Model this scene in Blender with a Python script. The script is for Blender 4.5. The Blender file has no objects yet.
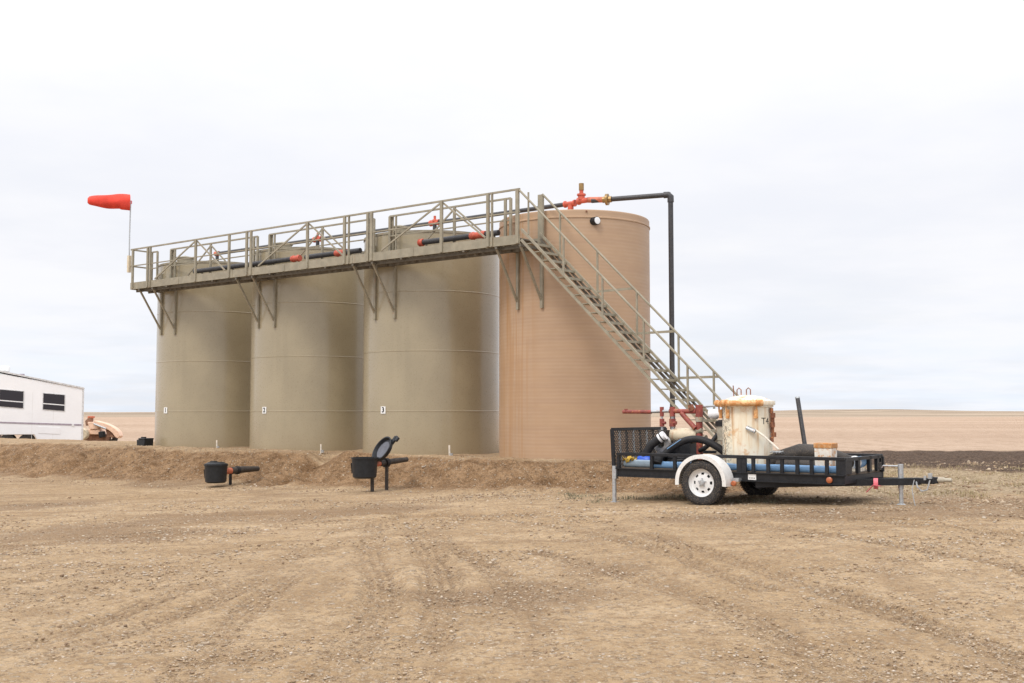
import bpy, bmesh, math, random
import numpy as np
from mathutils import Vector, Matrix
random.seed(7); rng = np.random.default_rng(11)
PI = math.pi
sc = bpy.context.scene
COL = sc.collection

# ---------------------------------------------------------------- materials
def nd(nt, t, **kw):
    n = nt.nodes.new(t)
    for k, v in kw.items():
        if k in n.inputs: n.inputs[k].default_value = v
        else: setattr(n, k, v)
    return n
def mixc(nt, fac, a, b, blend='MIX'):
    m = nt.nodes.new('ShaderNodeMix'); m.data_type = 'RGBA'; m.blend_type = blend
    for i, v in ((0, fac), (6, a), (7, b)):
        if hasattr(v, 'links') or hasattr(v, 'is_linked'): nt.links.new(v, m.inputs[i])
        else: m.inputs[i].default_value = v if not isinstance(v, tuple) else (v + (1,))[:4]
    return m.outputs[2]
def mth(nt, op, a, b=0.0, c=None, clamp=False):
    m = nt.nodes.new('ShaderNodeMath'); m.operation = op; m.use_clamp = clamp
    for i, v in enumerate((a, b) if c is None else (a, b, c)):
        if hasattr(v, 'is_linked'): nt.links.new(v, m.inputs[i])
        else: m.inputs[i].default_value = v
    return m.outputs[0]
def ramp(nt, fac, lo, hi, a=0.0, b=1.0):
    r = nt.nodes.new('ShaderNodeMapRange'); r.interpolation_type = 'SMOOTHSTEP'
    nt.links.new(fac, r.inputs[0])
    r.inputs[1].default_value = lo; r.inputs[2].default_value = hi
    r.inputs[3].default_value = a; r.inputs[4].default_value = b
    return r.outputs[0]
def noise(nt, vec, scale, detail=4, rough=.6, sx=None):
    if sx:
        mp = nt.nodes.new('ShaderNodeMapping'); mp.inputs['Scale'].default_value = sx
        nt.links.new(vec, mp.inputs[0]); vec = mp.outputs[0]
    n = nd(nt, 'ShaderNodeTexNoise', Scale=scale, Detail=detail, Roughness=rough)
    nt.links.new(vec, n.inputs['Vector']); return n.outputs[0]
def base_mat(name):
    m = bpy.data.materials.new(name); m.use_nodes = True
    nt = m.node_tree; b = nt.nodes['Principled BSDF']
    tc = nt.nodes.new('ShaderNodeTexCoord')
    return m, nt, b, tc.outputs['Object']
def link_bump(nt, b, h, strength, dist):
    bp = nd(nt, 'ShaderNodeBump', Strength=strength, Distance=dist)
    nt.links.new(h, bp.inputs['Height']); nt.links.new(bp.outputs[0], b.inputs['Normal'])
def mat(name, col, rough=.5, metal=0.0, var=.18, scale=9, rust=0.0, dust=.12, bump=.15, spec=.5, rustcol=(.30,.12,.045)):
    """painted / plain surface with uneven tone, dust and (if rust>0) rust blotches"""
    m, nt, b, P = base_mat(name)
    n1 = noise(nt, P, scale); n2 = noise(nt, P, scale*6, 3)
    c = mixc(nt, ramp(nt, n1, .3, .7), tuple(x*(1-var) for x in col), tuple(min(1, x*(1+var)) for x in col))
    c = mixc(nt, mth(nt, 'MULTIPLY', ramp(nt, n2, .45, .8), dust), c, (.34,.26,.18))
    if rust:
        n3 = noise(nt, P, scale*1.7, 6, .7); n4 = noise(nt, P, 14, 4, .6, (1,1,.12))
        f = mth(nt, 'MAXIMUM', ramp(nt, n3, .60-.3*rust, .72-.3*rust), mth(nt, 'MULTIPLY', ramp(nt, n4, .60-.25*rust, .78-.2*rust), .75))
        rc = mixc(nt, n2, rustcol, tuple(x*1.9 for x in rustcol))
        c = mixc(nt, f, c, rc)
    nt.links.new(c, b.inputs['Base Color'])
    nt.links.new(ramp(nt, n2, .2, .8, max(.02, rough-.1), min(1, rough+.12)), b.inputs['Roughness'])
    b.inputs['Metallic'].default_value = metal
    b.inputs['Specular IOR Level'].default_value = spec
    if bump: link_bump(nt, b, n2, bump, .01)
    return m

M = {}
M['olive']   = mat('olive_grey_paint', (.30,.265,.192), .5, var=.14, rust=.06, scale=5, rustcol=(.20,.13,.08))
M['olive_d'] = mat('grating_and_shade_steel', (.145,.125,.095), .7, var=.2)  # dark steel tone, also used to paint shade on the far stair stringer
M['black']   = mat('black_paint', (.013,.014,.017), .45, var=.3, dust=.06, spec=.35)
M['rubber']  = mat('tyre_rubber', (.032,.032,.034), .85, var=.25, dust=.55, spec=.25)
M['hose']    = mat('black_rubber_hose', (.015,.015,.017), .55, var=.3, dust=.09, spec=.35)
M['hose_br'] = mat('dusty_black_hose', (.034,.028,.024), .65, var=.3, dust=.3)
M['pipe']    = mat('black_poly_pipe', (.034,.034,.038), .45, var=.2, dust=.25)
M['white']   = mat('white_enamel', (.80,.80,.79), .3, var=.03, dust=.07, scale=4)
M['fender']  = mat('white_fender_paint', (.80,.79,.76), .4, var=.06, dust=.32, scale=6)
def vessel_mat():
    m, nt, b, P = base_mat('cream_rusty_paint')
    n1 = noise(nt, P, 2.2, 5, .65); n2 = noise(nt, P, 26, 4, .7); dr = noise(nt, P, 11, 4, .6, (1,1,.07)); bl = noise(nt, P, 3.4, 5, .7)
    sx = nt.nodes.new('ShaderNodeSeparateXYZ'); nt.links.new(P, sx.inputs[0])
    c = mixc(nt, ramp(nt, n1, .35, .65), (.81,.725,.55), (.84,.79,.66))
    c = mixc(nt, mth(nt, 'MULTIPLY', ramp(nt, dr, .47, .66), .62), c, (.62,.36,.15))
    c = mixc(nt, mth(nt, 'MULTIPLY', ramp(nt, dr, .58, .70), .7), c, (.40,.20,.08))
    c = mixc(nt, mth(nt, 'MULTIPLY', ramp(nt, bl, .57, .68), .75), c, (.66,.38,.17))
    lft = ramp(nt, mth(nt, 'ADD', sx.outputs[0], mth(nt, 'MULTIPLY', n1, .3)), -.15, .12, 1, 0)
    c = mixc(nt, mth(nt, 'MULTIPLY', mth(nt, 'MULTIPLY', ramp(nt, n2, .49, .57), lft), .85), c, (.10,.085,.07))
    nt.links.new(c, b.inputs['Base Color']); b.inputs['Roughness'].default_value = .5
    link_bump(nt, b, n2, .2, .01)
    return m
M['vessel'] = vessel_mat()
M['clamp']   = mat('rusty_clamp', (.74,.46,.22), .6, var=.2, rust=.5, rustcol=(.40,.17,.05))
M['canister']= mat('grey_olive_canister', (.40,.36,.28), .6, var=.2, rust=.15)
M['redpipe'] = mat('maroon_pipe_paint', (.26,.05,.04), .55, var=.25, rust=.2, dust=.25)
M['redvalve']= mat('red_valve_paint', (.55,.10,.055), .45, var=.15, dust=.1)
M['brass']   = mat('brass_fitting', (.30,.19,.075), .4, .5, var=.2)
M['steel']   = mat('galvanised_steel', (.50,.52,.53), .45, .7, var=.15, scale=20, rust=.08)
M['silver']  = mat('silver_cap', (.86,.87,.88), .4, .0, var=.05)
M['cream']   = mat('cream_motor_paint', (.66,.56,.40), .45, var=.08, rust=.05)
M['blue']    = mat('light_blue_plastic', (.20,.38,.62), .45, var=.1, dust=.2)
M['bluebag'] = mat('bright_blue_plastic', (.02,.11,.62), .35, var=.15)
M['greyblue']= mat('grey_blue_plastic', (.36,.46,.53), .5, var=.1, dust=.2)
M['yellow']  = mat('yellow_rag', (.55,.36,.06), .9, var=.3)
M['pink']    = mat('pink_ribbon', (.66,.16,.19), .7, var=.15, dust=0)
M['amber']   = mat('amber_lens', (.45,.13,.05), .25, var=.1)
M['mesh']    = mat('rusty_expanded_mesh', (.085,.07,.058), .8, var=.3)
M['wood']    = mat('weathered_planks', (.11,.082,.058), .85, var=.3)
M['tub']     = mat('black_poly_tub', (.013,.015,.018), .42, var=.25, dust=.04, spec=.35)
M['liner']   = mat('grey_lid_lining', (.10,.105,.125), .5)
M['orange']  = mat('orange_coupling', (.52,.14,.07), .5, var=.25, dust=.3)
M['stub']    = mat('pale_stub', (.72,.66,.56), .6)
M['rustred'] = mat('rusty_iron', (.20,.075,.04), .75, var=.4, rust=.3)
M['rv']      = mat('white_siding', (.88,.885,.90), .35, var=.02, scale=1.5, dust=.03)
M['rvroof']  = mat('grey_white_roof', (.62,.62,.62), .7)
M['stripe']  = mat('mauve_grey_stripe', (.36,.31,.36), .5)
M['digger']  = mat('faded_salmon_paint', (.80,.55,.40), .6, var=.10, dust=.25, scale=4)
M['digger_d']= mat('brown_iron_and_shade', (.26,.14,.09), .8, var=.3)  # brown iron; the same tone paints the shade under the digger
M['tancream']= mat('pale_cream_rubber', (.60,.52,.38), .8)
M['sock']    = mat('red_windsock_nylon', (.80,.062,.036), .75, var=.12, dust=0, bump=.3, scale=5)
M['sign']    = mat('white_plate', (.84,.84,.82), .4, dust=.03, var=.03)
M['ink']     = mat('black_lettering', (.015,.015,.015), .5, dust=0)
M['paint_text']= mat('faded_black_stencil', (.05,.05,.045), .7, dust=.3)
M['tilledcanv']= mat('dark_canvas', (.03,.028,.026), .9, dust=.4)

def glass_mat():
    m, nt, b, P = base_mat('dark_tinted_glass')
    b.inputs['Base Color'].default_value = (.02,.016,.022,1); b.inputs['Roughness'].default_value = .2
    return m
M['glass'] = glass_mat()

def shell_mat(name, col, rough):
    m, nt, b, P = base_mat(name)
    n1 = noise(nt, P, .9, 5, .6); st = noise(nt, P, 3.2, 5, .6, (1,1,.06)); n2 = noise(nt, P, 30, 3)
    c = mixc(nt, ramp(nt, n1, .3, .7), tuple(x*.93 for x in col), tuple(x*1.06 for x in col))
    c = mixc(nt, mth(nt, 'MULTIPLY', ramp(nt, st, .52, .8), .18), c, (.23,.19,.125))
    sx = nt.nodes.new('ShaderNodeSeparateXYZ'); nt.links.new(P, sx.inputs[0])
    low = mth(nt, 'MULTIPLY', ramp(nt, mth(nt, 'ADD', sx.outputs[2], mth(nt, 'MULTIPLY', n1, .8)), .3, 1.3, 1, 0), .35)
    c = mixc(nt, low, c, (.36,.27,.17))
    nt.links.new(c, b.inputs['Base Color'])
    nt.links.new(ramp(nt, n2, .2, .8, rough-.04, rough+.06), b.inputs['Roughness'])
    b.inputs['Coat Weight'].default_value = .55; b.inputs['Coat Roughness'].default_value = .16
    oil = noise(nt, P, 1.1, 2, .5, (1,1,.35))
    link_bump(nt, b, oil, .12, .04)
    return m
M['shell'] = shell_mat('olive_tan_tank_paint', (.362,.302,.196), .29)

def fibre_mat():
    m, nt, b, P = base_mat('tan_fibreglass')
    col = (.455,.30,.184)
    n1 = noise(nt, P, .8, 5, .6); band = noise(nt, P, 9, 3, .6, (.05,.05,1.0)); sz = nt.nodes.new('ShaderNodeSeparateXYZ'); nt.links.new(P, sz.inputs[0]); fw = mth(nt, 'SINE', mth(nt, 'MULTIPLY', mth(nt, 'ADD', sz.outputs[2], mth(nt, 'MULTIPLY', noise(nt, P, 2.0, 3), .035)), 2*PI/.085))
    fine = mth(nt, 'MULTIPLY', mth(nt, 'ADD', mth(nt, 'MULTIPLY', fw, .08), .55), mth(nt, 'ADD', noise(nt, P, 3, 4, .6, (.4,.4,1)), .55))
    c = mixc(nt, ramp(nt, n1, .3, .7), tuple(x*.94 for x in col), tuple(x*1.05 for x in col))
    c = mixc(nt, mth(nt, 'MULTIPLY', ramp(nt, band, .4, .7), .30), c, (.37,.235,.155))
    c = mixc(nt, mth(nt, 'MULTIPLY', ramp(nt, fine, .5, .75), .30), c, (.52,.37,.26))
    # vertical run-off stains below the walkway bracket
    sx = nt.nodes.new('ShaderNodeSeparateXYZ'); nt.links.new(P, sx.inputs[0])
    st = noise(nt, P, 4.2, 4, .65, (1,1,.03))
    side = ramp(nt, sx.outputs[0], -.35, .35, 1, 0)
    front = ramp(nt, sx.outputs[1], -1.4, -.2, 1, 0)
    top = ramp(nt, sx.outputs[2], 1.2, 5.0, .45, 1)
    f = mth(nt, 'MULTIPLY', mth(nt, 'MULTIPLY', mth(nt, 'MAXIMUM', ramp(nt, st, .50, .60), mth(nt, 'MULTIPLY', ramp(nt, noise(nt, P, 13, 3, .6, (1,1,.02)), .52, .62), .8)), side), mth(nt, 'MULTIPLY', top, front))
    c = mixc(nt, mth(nt, 'MULTIPLY', f, .9), c, (.40,.20,.065))
    nt.links.new(c, b.inputs['Base Color']); b.inputs['Roughness'].default_value = .5
    link_bump(nt, b, mth(nt, 'ADD', fine, mth(nt, 'MULTIPLY', band, .5)), .16, .010)
    return m
M['fibre'] = fibre_mat()

# ---------------------------------------------------------------- mesh builder
class MB:
    def __init__(s): s.v = []; s.f = []
    def add(s, vs, fs):
        o = len(s.v); s.v += [tuple(v) for v in vs]; s.f += [tuple(i+o for i in f) for f in fs]; return s
    def box(s, c, d, rot=None):
        hx, hy, hz = d[0]/2, d[1]/2, d[2]/2
        vs = [Vector((x, y, z)) for x in (-hx, hx) for y in (-hy, hy) for z in (-hz, hz)]
        if rot is not None: vs = [rot @ v for v in vs]
        return s.add([v+Vector(c) for v in vs], [(0,1,3,2),(4,6,7,5),(0,4,5,1),(2,3,7,6),(0,2,6,4),(1,5,7,3)])
    def bar(s, p0, p1, w, h, up=(0,0,1)):
        p0, p1 = Vector(p0), Vector(p1); d = (p1-p0).normalized(); up = Vector(up)
        if abs(d.dot(up)) > .99: up = Vector((1,0,0))
        a = d.cross(up).normalized(); b = a.cross(d)
        vs = [p+a*(i*w/2)+b*(j*h/2) for p in (p0, p1) for i in (-1,1) for j in (-1,1)]
        return s.add(vs, [(0,1,3,2),(4,6,7,5),(0,4,5,1),(2,3,7,6),(0,2,6,4),(1,5,7,3)])
    def tube(s, pts, r, n=10, cap=True):
        pts = [Vector(p) for p in pts]; k = len(pts)
        rs = r if isinstance(r, (list, tuple)) else [r]*k
        t0 = (pts[1]-pts[0]).normalized(); a = t0.orthogonal().normalized(); vs = []
        for i in range(k):
            t = (pts[min(i+1,k-1)]-pts[max(i-1,0)]).normalized()
            a = (a - t*a.dot(t)).normalized(); b = t.cross(a)
            vs += [pts[i]+(a*math.cos(2*PI*j/n)+b*math.sin(2*PI*j/n))*rs[i] for j in range(n)]
        fs = [(i*n+j, i*n+(j+1)%n, (i+1)*n+(j+1)%n, (i+1)*n+j) for i in range(k-1) for j in range(n)]
        if cap: fs += [tuple(range(n)), tuple(range((k-1)*n, k*n))]
        return s.add(vs, fs)
    def lathe(s, prof, n=32, c=(0,0,0), axis='z', a0=0.0, a1=2*PI):
        full = abs(a1-a0-2*PI) < 1e-6; m = n if full else n+1; vs = []; c = Vector(c)
        for r, z in prof:
            for j in range(m):
                t = a0+(a1-a0)*j/n; x, y = r*math.cos(t), r*math.sin(t)
                vs.append(c+Vector((x,y,z) if axis=='z' else ((z,x,y) if axis=='x' else (x,z,y))))
        fs = []
        for i in range(len(prof)-1):
            for j in range(n):
                jj = (j+1) % m
                fs.append((i*m+j, i*m+jj, (i+1)*m+jj, (i+1)*m+j))
        return s.add(vs, fs)
    def prism(s, poly, y0, y1, f=lambda x, z, y: (x, y, z)):
        n = len(poly)
        vs = [f(x, z, y0) for x, z in poly]+[f(x, z, y1) for x, z in poly]
        fs = [tuple(range(n)), tuple(range(2*n-1, n-1, -1))]+[(i, (i+1)%n, n+(i+1)%n, n+i) for i in range(n)]
        return s.add(vs, fs)
    def build(s, name, m, parent=None, bevel=0, sharp=40):
        me = bpy.data.meshes.new(name)
        off = Vector(ORG.get(parent.as_pointer(), (0,0,0))) if parent else Vector((0,0,0))
        me.from_pydata([Vector(v)-off for v in s.v], [], s.f)
        bm = bmesh.new(); bm.from_mesh(me)
        bmesh.ops.remove_doubles(bm, verts=bm.verts, dist=1e-5)
        bmesh.ops.recalc_face_normals(bm, faces=bm.faces)
        bm.to_mesh(me); bm.free()
        me.shade_smooth(); me.set_sharp_from_angle(angle=math.radians(sharp))
        me.materials.append(m if not isinstance(m, str) else M[m])
        o = bpy.data.objects.new(name, me); COL.objects.link(o)
        if parent: o.parent = parent; ORG[o.as_pointer()] = off
        if bevel:
            b = o.modifiers.new('bevel', 'BEVEL'); b.width = bevel; b.segments = 2; b.limit_method = 'ANGLE'
        return o
ORG = {}
C4 = (1.52, 26.70)
ROW = math.radians(-37.9); TRA = math.radians(-36.87)
FR = {'world': (0,0,0,0.0), 'row': (C4[0], C4[1], 0, ROW), 'trailer': (2.96, 17.06, .02, TRA)}
def fmat(fr):
    x, y, z, a = FR[fr]; return Matrix.Translation((x, y, z)) @ Matrix.Rotation(a, 4, 'Z')
TILT = Matrix.Rotation(math.radians(-.15), 4, 'Y')
def thing(name, label, cat, fr='world', o=(0,0,0), group=None, tilt=False):
    e = bpy.data.objects.new(name, None); COL.objects.link(e); e.empty_display_size = .2
    m = fmat(fr) @ (TILT if fr == 'trailer' else Matrix.Identity(4)) @ Matrix.Translation(o)
    e.matrix_world = m; ORG[e.as_pointer()] = Vector(o)
    e['label'] = label; e['category'] = cat
    if group: e['group'] = group
    return e
def w2row(X, Y):
    c, s = math.cos(ROW), math.sin(ROW); dx, dy = X-C4[0], Y-C4[1]
    return c*dx+s*dy, -s*dx+c*dy
def text_mesh(txt, size, depth, bold=0):
    cu = bpy.data.curves.new('lettering', 'FONT'); cu.body = txt; cu.size = size; cu.extrude = depth; cu.offset = size*bold
    cu.align_x = 'CENTER'; cu.align_y = 'CENTER'
    o = bpy.data.objects.new('lettering', cu); COL.objects.link(o)
    dg = bpy.context.evaluated_depsgraph_get()
    me = bpy.data.meshes.new_from_object(o.evaluated_get(dg)); vs = [v.co.copy() for v in me.vertices]; fs = [tuple(p.vertices) for p in me.polygons]
    bpy.data.objects.remove(o); bpy.data.curves.remove(cu); bpy.data.meshes.remove(me)
    return vs, fs

# ---------------------------------------------------------------- terrain heights
def hsh(i, j, seed):
    n = (i.astype(np.int64)*374761393 + j.astype(np.int64)*668265263 + seed*1442695041) & 0x7fffffff
    n = ((n ^ (n >> 13))*1274126177) & 0x7fffffff
    n = n ^ (n >> 16)
    return (n & 0xffff)/65535.0
def vn(x, y, seed=0):
    i, j = np.floor(x), np.floor(y); fx, fy = x-i, y-j
    fx = fx*fx*(3-2*fx); fy = fy*fy*(3-2*fy)
    i = i.astype(np.int64); j = j.astype(np.int64)
    a, b, c, d = hsh(i,j,seed), hsh(i+1,j,seed), hsh(i,j+1,seed), hsh(i+1,j+1,seed)
    return (a*(1-fx)+b*fx)*(1-fy)+(c*(1-fx)+d*fx)*fy - .5
def fbm(x, y, f, o, seed=0, g=.5):
    t = 0; a = 1
    for k in range(o):
        t = t+a*vn(x*f+17.3*k, y*f-9.1*k, seed+k); f *= 2.03; a *= g
    return t
def sst(a, b, x):
    t = np.clip((x-a)/(b-a), 0, 1); return t*t*(3-2*t)
def rowc(X, Y):
    c, s = math.cos(ROW), math.sin(ROW); dx, dy = X-C4[0], Y-C4[1]
    return c*dx+s*dy, -s*dx+c*dy
def base_h(X, Y):
    q = .036*(X-2.2)
    b = np.where(q < 0, .60*np.tanh(q/.60), .12*np.tanh(q/.12))*sst(3, 15, Y)
    return b*(1-sst(60, 200, Y))
def pad_mask(X, Y):
    x, y = rowc(X, Y); w = fbm(X, Y, .45, 3, 5)
    t = np.clip((y+w*.7+5.75)/3.15, 0, 1)
    fr = .16*sst(0, .5, t)+.84*np.clip((t-.36)/.52, 0, 1)**.85
    bk = 1-sst(1.0, 5.0, y+w)*sst(-9, -16, x) - sst(9, 14, y+w)*(1-sst(-9, -16, x))
    en = 1-sst(5.7, 7.5, x+.15*np.maximum(0, -y-2)+.8*np.maximum(0, y-1)+w*.8)
    return fr*bk*en
GUL = (-5.75, -3.2)
def height(X, Y):
    X = np.asarray(X, float); Y = np.asarray(Y, float)
    p = pad_mask(X, Y); b = base_h(X, Y)
    h = b*(1-p)+.38*p
    x, y = rowc(X, Y); q = x-GUL[0]+.35*(y+3)
    h = h-.30*np.exp(-(q/.42)**2)*sst(-5.6, -3.6, y)*(1-sst(-2.6, -1.95, y))
    hump = np.exp(-(((x+7.6)/1.3)**2+((y+4.2)/1.1)**2)); h = h+.12*hump
    slope = p*(1-p)*4
    h = h+.06*np.exp(-((y+2.75)/.35)**2)*(p>.6)+slope*fbm(X, Y, 1.0, 4, 21)*.34
    h = h+.05*fbm(X, Y, .12, 3, 3)*(1-p)*(1-sst(50, 120, Y))*sst(12, 30, Y)
    h = h+1.6*fbm(X, Y, .004, 3, 31)*sst(150, 700, Y)
    ridge = np.exp(-((X-1020)/230)**2)*8+np.exp(-((X-1500)/500)**2)*3+np.exp(-((X+500)/900)**2)*1.5
    h = h+ridge*sst(2300, 3200, Y)*(1-sst(3600, 4600, Y))
    return h
def H(x, y): return float(height(np.array([x]), np.array([y]))[0])

# wheel tracks across the yard: world polylines (x, y), width, depth
TR = [
 ([(-1.9,15.2),(-1.55,12.0),(-1.12,9.85),(-.97,8.10),(-1.0,6.6),(-1.05,5.2)], .36, .036),
 ([(-1.3,14.6),(-.75,11.2),(-.55,9.0),(-.54,7.4),(-.62,5.9),(-.75,4.8)], .36, .034),
 ([(-2.5,13.4),(-2.3,10.5),(-2.4,8.6),(-2.9,6.6)], .26, .020),
 ([(-4.8,10.4),(-3.9,11.6),(-3.0,13.6),(-2.0,16.0)], .30, .022),
 ([(-3.2,6.6),(-3.0,8.5),(-2.75,10.3),(-2.3,12.4)], .30, .022),
 ([(-1.8,6.0),(-2.0,8.0),(-2.05,10.2)], .28, .02),
 ([(.6,11.2),(1.45,8.9),(1.75,7.1),(1.95,5.8)], .32, .024),
 ([(1.75,12.6),(2.5,9.3),(2.9,7.0),(3.1,5.8)], .32, .026),
 ([(2.6,15.2),(4.2,11.6),(4.7,9.4),(4.3,6.8)], .34, .026),
 ([(1.6,16.6),(4.6,14.4),(5.8,12.0),(6.6,9.5)], .24, .026),
 ([(-9.5,17.4),(-3.4,18.3),(0,16.0),(1.4,12.6),(1.9,10.0)], .24, .026),
 ([(-7,14.0),(-3.6,16.0),(-1.2,17.2),(2.0,15.2),(6,13.8),(10,13.2)], .22, .028),
 ([(-10,15.6),(-4.4,17.0),(.5,17.9),(3.5,15.8),(8,15.2),(12,15.0)], .22, .028),
 ([(.25,5.2),(.2,7.6),(-.1,10.5),(-.9,13.6)], .30, .02),
]
def track_fields(X, Y):
    dep = np.zeros_like(X); msk = np.zeros_like(X)
    for pts, w, d in TR:
        P = np.array(pts)
        # smooth the polyline
        for _ in range(3):
            q = np.empty((2*len(P)-2+2, 2)); q[0] = P[0]; q[-1] = P[-1]
            q[1:-1:2] = .75*P[:-1]+.25*P[1:]; q[2:-1:2] = (.25*P[:-1]+.75*P[1:])[:len(q[2:-1:2])]
            P = q
        sel = (X > P[:,0].min()-1) & (X < P[:,0].max()+1) & (Y > P[:,1].min()-1) & (Y < P[:,1].max()+1)
        xs, ys = X[sel], Y[sel]
        if xs.size == 0: continue
        best = np.full(xs.shape, 9.0); sd = np.zeros_like(xs); al = np.zeros_like(xs); L = 0
        for a, b in zip(P[:-1], P[1:]):
            e = b-a; l = np.hypot(*e)
            if l < 1e-6: continue
            t = np.clip(((xs-a[0])*e[0]+(ys-a[1])*e[1])/l/l, 0, 1)
            dx, dy = xs-a[0]-t*e[0], ys-a[1]-t*e[1]; dd = np.hypot(dx, dy)
            m = dd < best
            best[m] = dd[m]; sd[m] = ((e[0]*dy-e[1]*dx)/l)[m]; al[m] = (L+t*l)[m]; L += l
        u = sd/(w/2); wob = fbm(xs, ys, .7, 2, 77)
        inside = 1-sst(.85, 1.15, np.abs(u)+wob*.3)
        lug = .5+.5*np.sin((al/.16+np.abs(u)*.9)*2*PI)
        lug = sst(.35, .65, lug)*.45+.55*sst(.3, .7, .5+.5*np.cos(u*2*PI*1.9))
        rim = np.exp(-((np.abs(u)-1.35)/.28)**2)
        strg = np.clip(.75+1.3*fbm(xs, ys, .35, 2, 55), .1, 1.3)
        dep[sel] += (-d*inside*(.25+.75*lug)+d*.4*rim)*strg
        msk[sel] = np.maximum(msk[sel], np.clip(inside*(.12+.88*lug)*strg, 0, 1))
    return dep, msk

def build_ground():
    yr = [1.0]
    while yr[-1] < 7000:
        y = yr[-1]
        st = .12 if y < 4.5 else (.0026*y if y < 26 else (.0038*y if y < 60 else .02*y))
        yr.append(y+st)
    yr = np.array(yr)
    d = np.linspace(-.56, .56, 860); side = np.array([.6,.66,.75,.9,1.1,1.4,1.8,2.4])
    u = np.concatenate([-side[::-1], d, side])
    Yg, U = np.meshgrid(yr, u, indexing='ij'); Xg = U*(Yg+1.2)
    X, Y = Xg.ravel(), Yg.ravel()
    p = pad_mask(X, Y); z = height(X, Y)
    near = 1-sst(30, 50, Y)
    dep, msk = track_fields(X, Y)
    z = z+(dep*1.0)*(1-p)
    ax, ay = rowc(X, Y)
    flat = (1-p)
    rough = .6+.9*np.clip(fbm(X, Y, .25, 3, 91)+.2, 0, 1)
    z = z+near*flat*rough*(.030*fbm(X, Y, 1.1, 3, 41)+.016*fbm(X, Y, 5, 3, 43)+.010*fbm(X, Y, 17, 2, 45))
    sl = p*(1-p)*4
    z = z+near*(.25+sl)*(p > .02)*(.13*fbm(X, Y, 2.2, 4, 61)+.06*fbm(X, Y, 7, 3, 63))
    # zones
    nz = fbm(X, Y, .35, 4, 71); nzf = fbm(X, Y, .06, 3, 73)
    yb = 38+17*(1-sst(-2, 8, X))+1.1*nz
    field = sst(-.6, .6, Y-yb)
    tl = sst(23.8+2.2*sst(14, 8, X), 25.5+2.2*sst(14, 8, X), Y-.22*(12-X)+1.8*nz)*sst(6.5, 9.0, X+nz)
    tilled = tl*(1-field)
    grav = sst(16.3, 18.3, Y+2.2*nz)*sst(4.2, 6.5, X+nz)*(1-tilled)*(1-field)
    z = z+tilled*near*(.10*fbm(X, Y, 1.6, 4, 81))+grav*near*.05*fbm(X, Y, 3.2, 3, 83)
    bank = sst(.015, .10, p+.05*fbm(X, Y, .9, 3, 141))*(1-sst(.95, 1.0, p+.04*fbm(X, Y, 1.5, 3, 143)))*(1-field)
    wet = np.clip(sst(.10, .42, fbm(X, Y, .33, 4, 51))*.75, 0, 1)*(1-p)
    wet = np.maximum(wet, np.exp(-(((X-5.9)/1.7)**2+((Y-14.7)/.55)**2))*np.clip(.9+1.6*fbm(X,Y,1.6,3,53),0,1))
    n, m = Yg.shape
    idx = np.arange(n*m).reshape(n, m)
    q = np.stack([idx[:-1,:-1], idx[:-1,1:], idx[1:,1:], idx[1:,:-1]], -1).reshape(-1, 4)
    me = bpy.data.meshes.new('ground')
    me.vertices.add(n*m); me.vertices.foreach_set('co', np.stack([X, Y, z], -1).ravel().astype(np.float32))
    me.loops.add(q.size); me.loops.foreach_set('vertex_index', q.ravel().astype(np.int32))
    me.polygons.add(len(q)); me.polygons.foreach_set('loop_start', np.arange(0, q.size, 4, dtype=np.int32))
    me.update(calc_edges=True); me.shade_smooth()
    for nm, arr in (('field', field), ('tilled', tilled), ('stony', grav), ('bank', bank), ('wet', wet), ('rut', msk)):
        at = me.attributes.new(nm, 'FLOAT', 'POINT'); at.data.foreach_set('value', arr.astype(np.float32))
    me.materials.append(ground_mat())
    o = bpy.data.objects.new('ground', me); COL.objects.link(o); o['kind'] = 'structure'

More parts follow.
